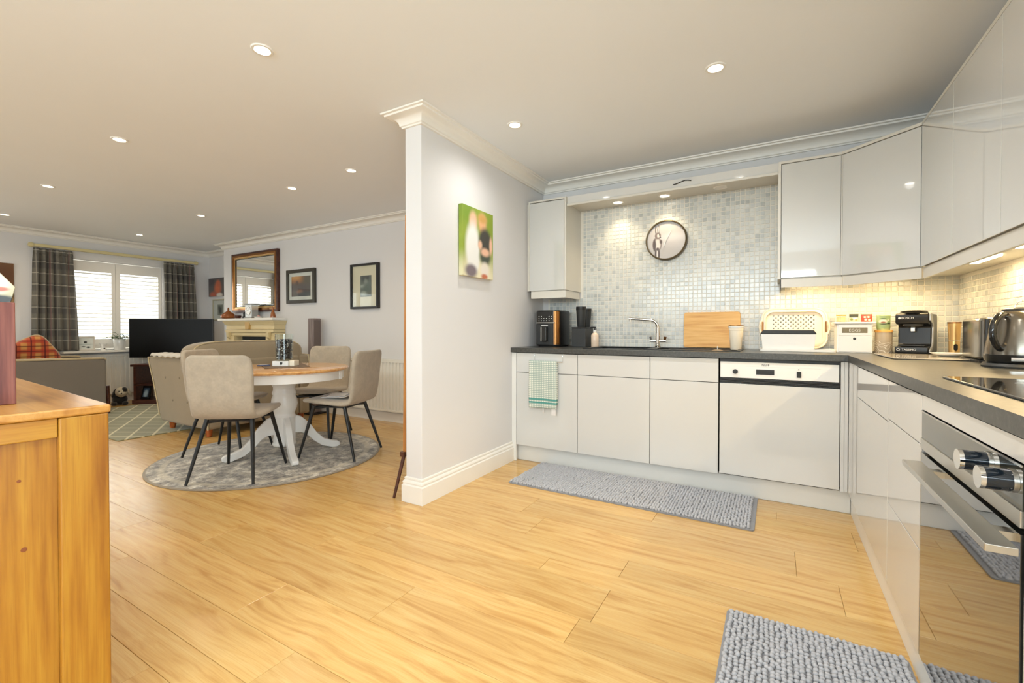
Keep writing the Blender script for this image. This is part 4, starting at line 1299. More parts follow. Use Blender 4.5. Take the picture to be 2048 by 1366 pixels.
build('water_tank', MB().box(-0.050, 0.050, -0.0575, -0.054, 0.070, 0.158), M['black'], cf, bevel=0.002)
text('BOSCH', 0.017, M['mark'], cf, (-0.018, -0.1490, 0.212), (PI / 2, 0, 0))
text('TASSIMO', 0.016, M['mark'], cf, (-0.010, -0.1530, 0.028), (PI / 2, 0, 0))
build('logo_ring', MB().tube([(-0.058 + 0.007 * math.cos(a), -0.1528, 0.028 + 0.007 * math.sin(a)) for a in [2 * PI * i / 16 for i in range(16)]], 0.0012, 6, closed=True), M['mark'], cf)
build('logo_disc', MB().lathe([(0.0004, -0.0006), (0.006, -0.0006), (0.006, 0.001)], axis='y', n=16, c=(-0.054, -0.1488, 0.212)), M['mark'], cf)

ml = thing('electric_mill', 'champagne metal electric mill with black base beside the coffee machine', 'mill', (0.836, 3.300, Z0))
build('base', MB().lathe([(0.0005, 0), (0.026, 0), (0.027, 0.004), (0.024, 0.020), (0.0005, 0.020)], n=28, caps=False), M['black'], ml, smooth=40)
build('lower_body', MB().lathe([(0.0005, 0.02), (0.0225, 0.02), (0.0235, 0.085), (0.0005, 0.085)], n=28, caps=False), M['gold'], ml, smooth=40)
build('upper_body', MB().lathe([(0.0005, 0.087), (0.0235, 0.087), (0.028, 0.178), (0.0005, 0.178)], n=28, caps=False), M['gold'], ml, smooth=40)
build('cap', MB().lathe([(0.0005, 0.178), (0.0285, 0.178), (0.0285, 0.186), (0.0005, 0.187)], n=28, caps=False), M['bronze'], ml, smooth=40)
bt = MB().prism([(p[0], p[1] + 0.05) for p in rrect(0.016, 0.034, 0.0078)], 'y', -0.0255, -0.020)
build('button_plate', bt, M['black'], ml)

# glass board, dish, toaster, kettle
gb = thing('worktop_saver', 'pale stone-effect glass worktop saver lying flat on the corner', 'board', (0.665, 3.09, Z0))
build('slab', MB().box(-0.165, 0.165, -0.25, 0.24, 0.003, 0.008), plain('stone_glass', srgb(196, 184, 164), 0.15, var=0.12, vscale=25, coat=0.5), gb, bevel=0.001)
build('feet', MB().box(-0.155, 0.155, -0.24, 0.23, 0.0, 0.003), M['black'], gb)
ds = thing('spoon_rest', 'white ceramic spoon rest on the worktop saver', 'dish', (0.765, 3.10, Z0 + 0.0085), 0.2)
build('dish', MB().lathe([(0.0005, 0.002), (0.035, 0.001), (0.048, 0.006), (0.072, 0.016), (0.073, 0.018), (0.046, 0.010), (0.030, 0.006), (0.0005, 0.006)], n=36, caps=False), M['ceramic'], ds, smooth=60)

ts = thing('toaster', 'steel and black two-slot toaster between mill and kettle', 'toaster', (0.862, 2.862, Z0))
build('shell', MB().prism(rrect(0.168, 0.275, 0.045), 'z', 0.012, 0.196), plain('toaster_steel', srgb(150, 148, 142), 0.18, 0.9, var=0.04), ts, bevel=0.012, smooth=30)
build('base', MB().prism(rrect(0.176, 0.285, 0.045), 'z', 0.0, 0.012), M['black'], ts)
build('end_cap', MB().prism([(p[0], p[1] - 0.128) for p in rrect(0.150, 0.030, 0.014)], 'z', 0.014, 0.190), M['black_gloss'], ts, smooth=30)
for x in (-0.03, 0.03):
    build('slot', MB().box(x - 0.012, x + 0.012, -0.095, 0.105, 0.1955, 0.1985), M['black'], ts)
build('lever', MB().box(-0.014, 0.014, -0.158, -0.140, 0.145, 0.160), M['black'], ts, bevel=0.003)

kt = thing('kettle', 'large grey metal kettle with black handle at the right edge', 'kettle', (0.820, 2.470, Z0))
build('power_base', MB().lathe([(0.0005, 0), (0.112, 0), (0.114, 0.006), (0.108, 0.016), (0.0005, 0.017)], n=44, caps=False), M['charcoal'], kt, smooth=40)
kb = build('body', MB().lathe([(0.0005, 0.050), (0.105, 0.050), (0.104, 0.070), (0.096, 0.120), (0.085, 0.180), (0.076, 0.205), (0.060, 0.216), (0.0005, 0.218)], n=48, caps=False), plain('kettle_metal', srgb(120, 114, 104), 0.2, 0.85, var=0.04), kt, smooth=50)
build('skirt', MB().lathe([(0.0005, 0.018), (0.098, 0.018), (0.105, 0.026), (0.106, 0.050), (0.0005, 0.050)], n=48, caps=False), M['black_gloss'], kt, smooth=40)
ld = build('lid', MB().lathe([(0.060, 0.214), (0.058, 0.224), (0.04, 0.230), (0.0005, 0.232)], n=40, caps=False), M['black'], kt, smooth=40)
build('lid_loop', MB().tube([(0.02 * math.cos(a) - 0.005, 0.0, 0.229 + 0.024 * math.sin(a)) for a in [PI * i / 10 for i in range(11)]], 0.0025, 8), M['chrome'], ld, smooth=60)
ca = math.radians(218)
hx, hy = math.cos(ca), math.sin(ca)
hp = []
for i in range(15):
    a = PI * 0.62 - PI * 1.18 * i / 14
    r = 0.092 + 0.046 * max(0.0, math.cos(a * 0.9))
    hp.append((hx * (0.078 + 0.050 * math.cos(a) + 0.012), hy * (0.078 + 0.050 * math.cos(a) + 0.012), 0.135 + 0.066 * math.sin(a)))
build('handle', MB().tube(hp, [0.011] * 15, 12), M['black_gloss'], kt, smooth=60)
build('badge', MB().box(-0.026, 0.026, -0.002, 0.002, 0.028, 0.040).xf(Matrix.Rotation(math.radians(250 - 270), 4, 'Z') @ Matrix.Translation((0, -0.1065, 0))), M['chrome'], kt)
build('spout', MB().tube([(-hx * 0.070, -hy * 0.070, 0.180), (-hx * 0.092, -hy * 0.092, 0.205), (-hx * 0.104, -hy * 0.104, 0.214)], [0.022, 0.016, 0.011], 14), M['steel'], kt, smooth=60)

# ------------------------------------------------------------------ wall clock with a hare drawing
ck = thing('wall_clock', 'round wall clock with a hare drawing and slim bronze rim', 'clock', (-0.752, YK - 0.010, 1.783))
g1, g2, g3, wh = srgb(84, 72, 70), srgb(124, 110, 106), srgb(44, 38, 38), srgb(214, 208, 204)
hare = [(0.0, -0.10, 0.16, 0.045, srgb(180, 176, 174), 0.5), (0.04, 0.02, 0.12, 0.03, srgb(206, 203, 203), 0.7),
        (-0.070, -0.030, 0.036, 0.058, g2, 0.12), (-0.066, -0.030, 0.022, 0.046, wh, 0.35), (-0.090, -0.034, 0.012, 0.046, g1, 0.4), (-0.080, -0.108, 0.008, 0.040, g1, 0.3), (-0.056, -0.108, 0.008, 0.040, g1, 0.3), (-0.068, -0.108, 0.006, 0.036, wh, 0.4),
        (-0.064, 0.040, 0.024, 0.026, g2, 0.15), (-0.060, 0.040, 0.010, 0.014, wh, 0.5), (-0.078, 0.086, 0.0085, 0.032, g1, 0.2), (-0.058, 0.090, 0.0085, 0.034, g1, 0.2), (-0.076, 0.086, 0.004, 0.024, wh, 0.4), (-0.057, 0.090, 0.004, 0.026, wh, 0.4),
        (-0.052, 0.046, 0.004, 0.004, g3, 0.3), (-0.044, 0.026, 0.005, 0.004, g3, 0.4), (-0.066, -0.066, 0.012, 0.012, g1, 0.5), (-0.040, -0.010, 0.010, 0.016, g1, 0.6)]
build('dial', MB().lathe([(0.0005, -0.0295), (0.1475, -0.0295), (0.1475, -0.002), (0.0005, -0.002)], n=64, axis='y', caps=False), print_mat('hare_dial', srgb(192, 188, 187), hare, 0.4), ck, smooth=30)
build('rim', MB().lathe([(0.147, -0.040), (0.153, -0.042), (0.159, -0.038), (0.160, -0.0005), (0.147, -0.0005)], n=64, axis='y', caps=False), plain('clock_rim', srgb(96, 84, 62), 0.35, 0.6), ck, smooth=40)
for a, L_, w in ((math.radians(28), 0.075, 0.0022), (math.radians(200), 0.05, 0.003)):
    hm = MB().box(-w, w, -0.0345, -0.0335, -0.01, L_).xf(Matrix.Rotation(a, 4, 'Y'))
    build('hand', hm, M['white'], ck)
build('hand_hub', MB().lathe([(0.0004, -0.036), (0.005, -0.036), (0.005, -0.029)], axis='y', n=16), M['white'], ck)

# ------------------------------------------------------------------ canvas print on the partition
cv = thing('canvas_print', 'canvas photo print of two people outdoors on the partition', 'picture', (XP1 + 0.001, 2.66, 1.685), PI / 2)
gr = srgb(150, 168, 62)
skin, wht, dk = srgb(236, 190, 160), srgb(240, 238, 232), srgb(70, 68, 62)
bl = [(-0.13, 0.20, 0.09, 0.09, srgb(122, 150, 50), 0.8), (0.14, 0.16, 0.09, 0.12, srgb(136, 156, 52), 0.8), (0.0, -0.24, 0.26, 0.14, srgb(238, 228, 196), 0.6),
      (-0.065, 0.145, 0.045, 0.062, skin, 0.5), (0.050, 0.145, 0.048, 0.068, srgb(228, 178, 130), 0.5), (-0.070, -0.04, 0.085, 0.165, wht, 0.3), (-0.055, -0.14, 0.06, 0.07, wht, 0.4),
      (0.085, 0.015, 0.082, 0.10, dk, 0.3), (0.085, -0.09, 0.07, 0.06, srgb(78, 84, 72), 0.4), (0.02, -0.01, 0.025, 0.03, skin, 0.5), (0.085, -0.055, 0.055, 0.028, skin, 0.5), (0.16, 0.0, 0.02, 0.06, skin, 0.5),
      (-0.09, -0.205, 0.07, 0.045, srgb(128, 116, 122), 0.4), (0.08, -0.18, 0.055, 0.05, srgb(238, 228, 214), 0.4), (0.075, -0.23, 0.04, 0.018, srgb(206, 120, 84), 0.5), (0.048, 0.18, 0.055, 0.03, srgb(206, 160, 92), 0.6)]
build('canvas', MB().box(-0.192, 0.192, -0.034, -0.002, -0.245, 0.238), print_mat('couple_print', gr, bl, 0.7), cv, bevel=0.003)
build('stretcher', MB().box(-0.18, 0.18, -0.002, -0.0005, -0.235, 0.228), M['lid_wood'], cv)

# wooden folding easel behind the partition end
pn = thing('folding_easel', 'tall slim pine easel folded against the far side of the partition', 'easel', (-2.043, 2.17, 0.001))
build('upright', MB().add([(-0.022, -0.02, 0.28), (0.0, -0.02, 0.28), (0.0, 0.02, 0.28), (-0.022, 0.02, 0.28), (0.002, -0.02, 1.80), (0.018, -0.02, 1.80), (0.018, 0.02, 1.80), (0.002, 0.02, 1.80)],
                          [(0, 3, 2, 1), (4, 5, 6, 7), (0, 1, 5, 4), (1, 2, 6, 5), (2, 3, 7, 6), (3, 0, 4, 7)]), M['panel_wood'], pn, bevel=0.002)
build('crossbar', MB().box(-0.032, 0.0, -0.035, 0.10, 0.255, 0.285), M['dark_wood'], pn)
for y0_, x_, y_ in ((-0.02, -0.045, -0.075), (0.03, -0.02, 0.05)):
    build('leg', MB().cyl((-0.012, y0_, 0.26), (x_, y_, 0.0), 0.012, 0.009, n=10), M['dark_wood'], pn, smooth=40)

# ------------------------------------------------------------------ oak sideboard in the foreground
sd = thing('sideboard', 'honey oak sideboard with framed end panel in the left foreground', 'sideboard', (-1.555, 0.505, 0.001), math.radians(-4))
SH = 0.868
build('top', MB().box(-1.25, 0.004, -0.50, 0.004, SH - 0.022, SH), M['oak_x'], sd, bevel=0.006, bseg=3)
build('post', MB().box(-0.06, 0.0, -0.098, 0.0, 0.0, SH - 0.0225), M['oak'], sd, bevel=0.005, bseg=3)
build('post', MB().box(-0.06, 0.0, -0.496, -0.40, 0.0, SH - 0.0225), M['oak'], sd, bevel=0.005)
build('rail', MB().box(-0.05, -0.004, -0.3995, -0.0985, SH - 0.072, SH - 0.0225), M['oak_y'], sd, bevel=0.003)
build('rail', MB().box(-0.05, -0.004, -0.3995, -0.0985, 0.07, 0.14), M['oak_y'], sd, bevel=0.003)
pnl = build('end_panel', MB().box(-0.035, -0.020, -0.3995, -0.0985, 0.14, SH - 0.072), M['oak'], sd)
for y, z, r in ((-0.165, 0.70, 0.004), (-0.158, 0.53, 0.006), (-0.215, 0.47, 0.005)):
    build('knot', MB().lathe([(0.0004, 0.0006), (r, 0.0004), (r, 0.0)], axis='x', n=14, c=(-0.0199, y, z)), M['knot'], pnl)
build('body', MB().box(-1.24, -0.06, -0.49, -0.006, 0.06, SH - 0.0225), M['oak_x'], sd)
build('back_leg', MB().box(-1.245, -1.19, -0.06, 0.0, 0.0, 0.06).box(-1.245, -1.19, -0.496, -0.43, 0.0, 0.06), M['oak'], sd)

bs = thing('bookshelf_speaker', 'reddish wood veneer speaker on the oak sideboard', 'speaker', (-1.855, 0.385, SH + 0.0015), math.radians(-4))
build('cabinet', MB().box(-0.085, 0.085, -0.16, 0.0, 0, 0.274), M['red_wood'], bs, bevel=0.002)
build('grille', MB().box(-0.078, 0.078, -0.166, -0.1605, 0.01, 0.264), M['charcoal'], bs)
pc = thing('photo_card', 'small tilted photo of a person in a white shirt on the reddish speaker', 'photo', (-1.823, 0.351, SH + 0.276), math.radians(50))
pb = [(-0.01, 0.075, 0.03, 0.02, srgb(112, 128, 126), 0.4), (0.0, 0.050, 0.035, 0.03, srgb(206, 196, 170), 0.3), (0.012, 0.036, 0.02, 0.006, srgb(170, 96, 76), 0.4), (0.0, 0.008, 0.05, 0.012, srgb(42, 44, 42), 0.3)]
build('card', MB().prism([(-0.060, 0.0), (0.034, 0.0), (0.044, 0.042), (-0.010, 0.108), (-0.060, 0.120)], 'y', -0.001, 0.001), print_mat('shirt_photo', srgb(176, 166, 132), pb, 0.35), pc)
build('stand', MB().prism([(0.0, 0.0), (0.03, 0.0), (0.001, 0.06)], 'x', -0.02, -0.018), M['charcoal'], pc)

# ------------------------------------------------------------------ dining set
rg_ = thing('round_rug', 'round distressed grey rug under the dining table', 'rug', (-3.686, 2.295, 0.0005))
build('pile', MB().lathe([(0.0005, 0.0), (0.865, 0.0), (0.868, 0.004), (0.862, 0.008), (0.0005, 0.008)], n=96, caps=False), M['round_rug'], rg_, smooth=40)

TX, TY, TZ = -3.62, 2.35, 0.0095
tb = thing('dining_table', 'round dining table with honey wood top and white pedestal', 'table', (TX, TY, TZ))
HT = 0.742
build('top', MB().lathe([(0.0005, HT - 0.030), (0.495, HT - 0.030), (0.512, HT - 0.024), (0.520, HT - 0.012), (0.516, HT - 0.003), (0.505, HT), (0.0005, HT)], n=80, caps=False), M['table_wood'], tb, smooth=30)
build('apron', MB().lathe([(0.478, HT - 0.0305), (0.478, HT - 0.098), (0.460, HT - 0.098), (0.460, HT - 0.0305)], n=72, caps=False), M['white_paint'], tb, smooth=30)
build('apron_joint', MB().cbox((0.420, 0.235, HT - 0.064), (0.02, 0.03, 0.075)), M['white_paint'], tb, bevel=0.004)
build('bearer', MB().box(-0.36, 0.36, -0.045, 0.045, HT - 0.062, HT - 0.0305).box(-0.045, 0.045, -0.36, 0.36, HT - 0.062, HT - 0.0305), M['white_paint'], tb)
build('pedestal', MB().lathe([(0.0005, 0.078), (0.088, 0.078), (0.094, 0.086), (0.094, 0.100), (0.086, 0.110), (0.086, 0.31), (0.092, 0.325), (0.084, 0.336), (0.078, 0.350), (0.098, 0.390), (0.104, 0.430), (0.098, 0.475), (0.088, 0.505),
                              (0.094, 0.515), (0.094, 0.530), (0.086, 0.545), (0.086, 0.575), (0.100, 0.600), (0.110, 0.620), (0.112, HT - 0.0625), (0.0005, HT - 0.0625)], n=48, caps=False), M['white_paint'], tb, smooth=50)

foot_dir = math.atan2(-0.19, 0.44)
prof_top = [(0.075, 0.330), (0.13, 0.310), (0.20, 0.240), (0.26, 0.150), (0.32, 0.090), (0.39, 0.062), (0.435, 0.052), (0.455, 0.036)]
prof_bot = [(0.455, 0.012), (0.430, 0.0), (0.39, 0.0), (0.36, 0.010), (0.30, 0.030), (0.23, 0.085), (0.17, 0.150), (0.13, 0.170), (0.075, 0.175)]
for k in range(4):
    m = MB().prism(prof_top + prof_bot, 'y', -0.024, 0.024).xf(Matrix.Rotation(foot_dir + PI / 2 * k, 4, 'Z'))
    build('foot', m, M['white_paint'], tb, bevel=0.006)
build('pedestal_cap', MB().cyl((0, 0, 0.06), (0, 0, 0.079), 0.03, n=16), M['dark_wood'], tb, smooth=40)


def make_chair(label, loc, rz, group='taupe suede dining chairs'):
    """origin under the seat centre; faces local +y (back rest at -y)"""
    t = thing('dining_chair', label, 'chair', loc, rz, group)
    spine = [(0.225, 0.452), (0.215, 0.468), (0.12, 0.466), (0.0, 0.456), (-0.10, 0.448), (-0.165, 0.444), (-0.212, 0.462), (-0.236, 0.520), (-0.250, 0.62), (-0.256, 0.72), (-0.272, 0.82), (-0.280, 0.868), (-0.281, 0.884)]
    wid = [0.38, 0.41, 0.45, 0.46, 0.455, 0.44, 0.425, 0.425, 0.435, 0.445, 0.445, 0.425, 0.34]
    n = len(spine)
    NU = 12
    mb = MB()
    vs = []
    for k, (y, z) in enumerate(spine):
        for i in range(NU + 1):
            u = i / NU - 0.5
            x = u * wid[k]
            lift = (abs(u) * 2) ** 3 * (0.018 if k > 6 else 0.012)
            if k > 6: vs.append((x, y + lift, z))
            else: vs.append((x, y, z + lift * 0.6))
    fs = []
    for k in range(n - 1):
        for i in range(NU):
            a = k * (NU + 1) + i
            fs.append((a, a + 1, a + NU + 2, a + NU + 1))
    mb.add(vs, fs)
    build('shell', mb, M['suede'], t, subsurf=1, solid=0.038)
    build('seat_plate', MB().box(-0.14, 0.14, -0.14, 0.15, 0.408, 0.420), M['black_metal'], t)
    for sx in (-1, 1):
        build('cross_strut', MB().tube([(sx * 0.15, 0.15, 0.405), (-sx * 0.15, -0.14, 0.405)], 0.010, 8), M['black_metal'], t, smooth=60)
        for sy in (-1, 1):
            build('leg', MB().cyl((sx * 0.155, 0.145 if sy > 0 else -0.135, 0.424), (sx * 0.222, 0.245 if sy > 0 else -0.262, 0.0), 0.0155, 0.0095, n=14), M['black_metal'], t, smooth=40)
    return t


def face(dx, dy): return math.atan2(dy, dx) - PI / 2


def chair_at(cx, cy, dx, dy, label):
    return make_chair(label, (cx, cy, TZ + 0.004), face(dx, dy))


chair_at(-3.399, 1.860, -0.55, 0.835, 'taupe suede dining chair seen from behind, nearest the camera')
chair_at(-3.220, 2.605, -0.95, -0.32, 'taupe suede dining chair in side view with papers on its seat')
chair_at(-4.10, 2.16, 0.88, 0.47, 'taupe suede dining chair mostly hidden behind the nearest chair, by the sofa')
chair_at(-3.92, 2.91, 0.45, -0.89, 'taupe suede dining chair behind the table, facing the camera')

np_ = thing('newspaper', 'folded newspaper and papers on the side-view chair seat', 'papers', (-3.23, 2.602, TZ + 0.4955), face(-0.95, -0.32))
for i, (w, d, a, dx) in enumerate(((0.26, 0.20, 0.1, 0.0), (0.22, 0.17, -0.2, 0.02), (0.20, 0.14, 0.35, -0.02))):
    build('sheet', MB().box(-w / 2, w / 2, -d / 2, d / 2, 0.0035 * i, 0.0035 * i + 0.003).xf(Matrix.Translation((dx, 0, 0)) @ Matrix.Rotation(a, 4, 'Z')),
          M['paper'] if i != 1 else plain('newsprint', srgb(170, 168, 172), 0.8, var=0.35, vscale=90), np_)

TT = TZ + HT + 0.0005
pm_ = thing('placemat', 'dark brown rectangular placemat under the vase', 'placemat', (-3.70, 2.41, TT), math.radians(-28))
build('mat', MB().box(-0.30, 0.24, -0.17, 0.17, 0, 0.004), plain('mat_brown', srgb(112, 92, 72), 0.6, var=0.15, vscale=60), pm_, bevel=0.001)
vb = thing('vase_stand', 'small white block stand with a dark emblem under the glass vase', 'stand', (-3.685, 2.395, TT + 0.0045), math.radians(30))
build('block', MB().box(-0.078, 0.062, -0.055, 0.055, 0, 0.044), M['white_paint'], vb, bevel=0.004)
build('side_block', MB().box(0.064, 0.108, -0.045, 0.045, 0, 0.048), M['cream'], vb, bevel=0.004)
build('emblem', MB().prism([(-0.012, 0.034), (0.012, 0.034), (0.010, 0.018), (0.0, 0.008), (-0.010, 0.018)], 'y', -0.0562, -0.0548), M['charcoal'], vb)
vs_ = thing('glass_vase', 'clear glass cylinder vase filled with dark beads on the table', 'vase', (-3.685, 2.395, TT + 0.049), 0)
build('glass_wall', MB().lathe([(0.0005, 0.0), (0.066, 0.0), (0.070, 0.004), (0.072, 0.232), (0.069, 0.232), (0.067, 0.008), (0.0005, 0.008)], n=40, caps=False), M['glass'], vs_, smooth=40)
ico = bmesh.new(); bmesh.ops.create_icosphere(ico, subdivisions=1, radius=1)
iv = [v.co.copy() for v in ico.verts]; iff = [tuple(v.index for v in f.verts) for f in ico.faces]; ico.free()
rr = random.Random(5)
bt_ = NT('bead_mix')
M['beads'] = bt_.set(color=bt_.ramp(bt_.n('ShaderNodeNewGeometry').outputs['Random Per Island'], [(0.0, srgb(20, 20, 24)), (0.78, srgb(38, 38, 44)), (0.88, srgb(110, 110, 112)), (1.0, srgb(220, 218, 212))]), rough=0.15, coat=0.6)
mb = MB()
for i in range(1100):
    r = 0.058 * math.sqrt(rr.random()); a = rr.random() * 2 * PI; z = 0.018 + rr.random() * 0.165
    s = rr.uniform(0.0065, 0.0095)
    mb.add([(r * math.cos(a) + v.x * s, r * math.sin(a) + v.y * s, z + v.z * s) for v in iv], iff)
build('beads', mb, M['beads'], vs_, smooth=180, kind='stuff')
ut = thing('remote_control', 'small dark blue remote lying on the placemat beside the stand', 'remote', (-3.80, 2.28, TT + 0.0045), 0.9)
build('case', MB().box(-0.05, 0.05, -0.018, 0.018, 0, 0.012), plain('navy', srgb(70, 76, 104), 0.4), ut, bevel=0.004)
build('keys', MB().box(-0.03, 0.03, -0.010, 0.010, 0.012, 0.0132), M['mark'], ut)

# ------------------------------------------------------------------ trellis carpet, sofa, armchair
cr = thing('trellis_carpet', 'green carpet with cream trellis lines in the living area', 'carpet', (-6.60, 2.55, 0.0005), 0)
build('pile', MB().prism(rrect(2.36, 1.45, 0.01), 'z', 0, 0.009), M['carpet'], cr, bevel=0.002)

sf = thing('sofa', 'taupe buttoned loveseat with loose back cushions behind the dining table', 'sofa', (-5.25, 2.88, 0.010))
sx, sy, sz = sf.location
# near arm: outer buttoned panel faces the camera
arm = [(-5.735, 0.085), (-4.77, 0.085), (-4.772, 0.50), (-4.80, 0.775), (-5.05, 0.780), (-5.45, 0.778), (-5.90, 0.770), (-6.02, 0.765), (-6.00, 0.70), (-5.90, 0.50), (-5.82, 0.30), (-5.765, 0.14)]
for ya, yb, nm in ((2.30, 2.44, 'near_arm'), (3.30, 3.43, 'far_arm')):
    a_ = build(nm, MB().prism([(x, z) for x, z in arm], 'y', ya, yb), M['sofa'], sf, world=True, bevel=0.03, bseg=4)
    y_ = ya - 0.002 if nm == 'near_arm' else yb + 0.002
    build('piping', MB().tube([(x, y_ + (0.004 if nm == 'near_arm' else -0.004), z) for x, z in arm[1:12]], 0.007, 8), M['piping'], a_, world=True, smooth=60)
    if nm == 'near_arm':
        for bx, bz in ((-5.62, 0.56), (-5.32, 0.57), (-5.02, 0.57), (-5.46, 0.33), (-5.16, 0.33), (-4.90, 0.33)):
            build('button', MB().lathe([(0.0004, -0.006), (0.010, -0.005), (0.013, 0.0)], axis='y', n=14, c=(bx, ya, bz)), M['tweed'], a_, world=True, smooth=60)
build('back_frame', MB().box(-4.95, -4.775, 2.445, 3.295, 0.085, 0.775), M['sofa'], sf, world=True, bevel=0.03, bseg=4)
build('base', MB().box(-5.72, -4.955, 2.445, 3.295, 0.10, 0.30), M['sofa'], sf, world=True, bevel=0.01)
for ya, yb in ((2.45, 2.868), (2.872, 3.29)):
    build('seat_cushion', MB().superell((-5.42, (ya + yb) / 2, 0.385), (0.40, (yb - ya) / 2, 0.085), 0.35, 0.25), M['sofa'], sf, world=True, smooth=180)


def cush(u0, u1):
    return MB().superell((-4.915, (u0 + u1) / 2, 0.768), (0.125, (u1 - u0) / 2, 0.185), 0.45, 0.35, 32, 18)


for ya, yb in ((2.16, 3.375),):
    c_ = build('back_cushion', cush(ya, yb), M['sofa'], sf, world=True, smooth=180)
    pp_ = []
    for i in range(40):
        th = 2 * PI * i / 40
        q = lambda v, e: math.copysign(abs(v) ** e, v)
        pp_.append((-4.82, (ya + yb) / 2 + (yb - ya) / 2 * 0.94 * q(math.cos(th), 0.35), 0.768 + 0.172 * q(math.sin(th), 0.35) - 0.012 * math.cos(th * 2)))
    build('piping', MB().tube(pp_, 0.006, 8, closed=True), M['piping'], c_, world=True, smooth=60)
for x, y in ((-5.60, 2.36), (-4.87, 2.36), (-5.60, 3.37), (-4.87, 3.37)):
    build('leg', MB().cyl((x, y, 0.09), (x - 0.012 if x < -5.2 else x + 0.006, y, 0.016 if x < -5.42 and y < 3.27 else 0.005), 0.036, 0.024, n=16), M['leg_wood'], sf, world=True, smooth=40)
th = thing('throw', 'white knitted throw folded over the sofa arm', 'throw', (-5.35, 2.365, 0.7905))
def throw(u, v):
    x = -0.55 + 0.80 * u
    a = (v - 0.5)
    yy = a * 0.18
    zz = 0.018 - max(0, abs(a) - 0.43) * 0.35 + 0.006 * math.sin(u * 40) * math.cos(v * 9)
    return (x, yy, zz)
build('cloth', MB().grid(throw, 60, 14), M['knit'], th, smooth=180, solid=0.012)

ac = thing('armchair', 'grey fabric armchair with beige piped top, side-on by the left curtain', 'armchair', (-7.65, 1.90, 0.010))
def side(xa, xb, mat, nm):
    o = build(nm, MB().prism([(1.30, 0.12), (2.30, 0.10), (2.335, 0.13), (2.335, 0.68), (2.315, 0.705), (1.30, 0.725)], 'x', xa, xb), mat, ac, world=True, bevel=0.02, bseg=3)
    build('arm_top', MB().prism([(1.30, 0.722), (1.30, 0.745), (2.31, 0.722), (2.338, 0.700), (2.338, 0.685), (2.312, 0.703)], 'x', xa - 0.006, xb + 0.006), M['piping'], o, world=True, bevel=0.008)
    return o
side(-7.37, -7.25, M['sofa_grey'], 'near_arm')
side(-8.20, -8.08, M['sofa_grey'], 'far_arm')
build('back', MB().box(-8.08, -7.37, 1.30, 1.50, 0.12, 0.90), M['sofa_grey'], ac, world=True, bevel=0.04, bseg=4)
build('seat', MB().box(-8.08, -7.37, 1.50, 2.30, 0.12, 0.30), M['sofa_grey'], ac, world=True, bevel=0.01)
build('seat_cushion', MB().superell((-7.725, 1.90, 0.40), (0.35, 0.40, 0.09), 0.35, 0.25), M['sofa_grey'], ac, world=True, smooth=180)
build('back_cushion', MB().superell((-7.93, 1.80, 0.66), (0.16, 0.20, 0.19), 0.5, 0.4), M['sofa'], ac, world=True, smooth=180)
for x, y in ((-7.31, 2.36), (-8.14, 2.30), (-7.31, 1.35), (-8.14, 1.35)):
    build('leg', MB().cyl((x, y, 0.36 if y > 2.33 else 0.12), (x, y + 0.012, 0.0125 if x > -7.78 and y > 1.83 else 0.002), 0.022, 0.016, n=12), M['dark_wood'], ac, world=True, smooth=40)
sc_ = thing('scatter_cushion', 'red and orange tartan cushion on the armchair', 'cushion', (-7.62, 1.76, 0.515))
build('cover', MB().superell((0, 0, 0.24), (0.085, 0.21, 0.21), 0.42, 0.95, 32, 24, Euler((math.radians(34), math.radians(8), 0))), M['cushion'], sc_, smooth=180)
pts = []
for i in range(36):
    a = 2 * PI * i / 36
    q = lambda v: math.copysign(abs(v) ** 0.42, v)
    v3 = Euler((math.radians(34), math.radians(8), 0)).to_matrix() @ Vector((0, 0.208 * q(math.cos(a)), 0.208 * q(math.sin(a))))
    pts.append((v3.x, v3.y, v3.z + 0.24))
build('fringe', MB().tube(pts, 0.009, 8, closed=True), M['piping'], sc_, smooth=60)

# ------------------------------------------------------------------ television corner
TVX, TVY = -7.66, 3.22
tva = math.radians(36)
tvt = thing('television', 'black flat television standing in the corner', 'television', (TVX, TVY, 0.575), tva)
build('bezel', MB().box(-0.575, 0.575, -0.012, 0.030, 0.085, 0.655), M['black'], tvt, bevel=0.004)
build('screen', MB().box(-0.565, 0.565, -0.014, -0.011, 0.097, 0.646), M['screen'], tvt)
build('stand_neck', MB().box(-0.05, 0.05, -0.005, 0.035, 0.012, 0.10), M['black'], tvt)
build('stand_base', MB().box(-0.22, 0.22, -0.11, 0.11, 0.0005, 0.012), M['black_gloss'], tvt, bevel=0.003)
tvs = thing('television_stand', 'dark red-brown wooden television stand', 'stand', (TVX, TVY + 0.02, 0.0095), tva)
build('top', MB().box(-0.46, 0.46, -0.20, 0.20, 0.535, 0.565), M['dark_wood'], tvs, bevel=0.003)
build('shelf', MB().box(-0.43, 0.43, -0.18, 0.19, 0.26, 0.28), M['dark_wood'], tvs)
build('plinth_board', MB().box(-0.44, 0.46, -0.20, 0.20, 0.0, 0.055), M['dark_wood'], tvs, bevel=0.003)
for x in (-0.43, 0.40):
    build('side', MB().box(x, x + 0.03, -0.18, 0.19, 0.055, 0.535), M['dark_wood'], tvs)
fr = thing('framed_photo', 'black photo frame leaning on the television stand base', 'photo frame', (-7.834, 2.953, 0.070), math.radians(20))
build('frame', MB().box(-0.07, 0.07, -0.008, 0.008, 0.0, 0.19).xf(Matrix.Rotation(math.radians(-14), 4, 'X')), M['black'], fr)
build('photo', MB().box(-0.045, 0.045, -0.0095, -0.0078, 0.03, 0.16).xf(Matrix.Rotation(math.radians(-14), 4, 'X')), print_mat('blue_photo', srgb(72, 92, 112), [(0, 0.08, 0.03, 0.05, srgb(160, 180, 190), 0.5)]), fr)

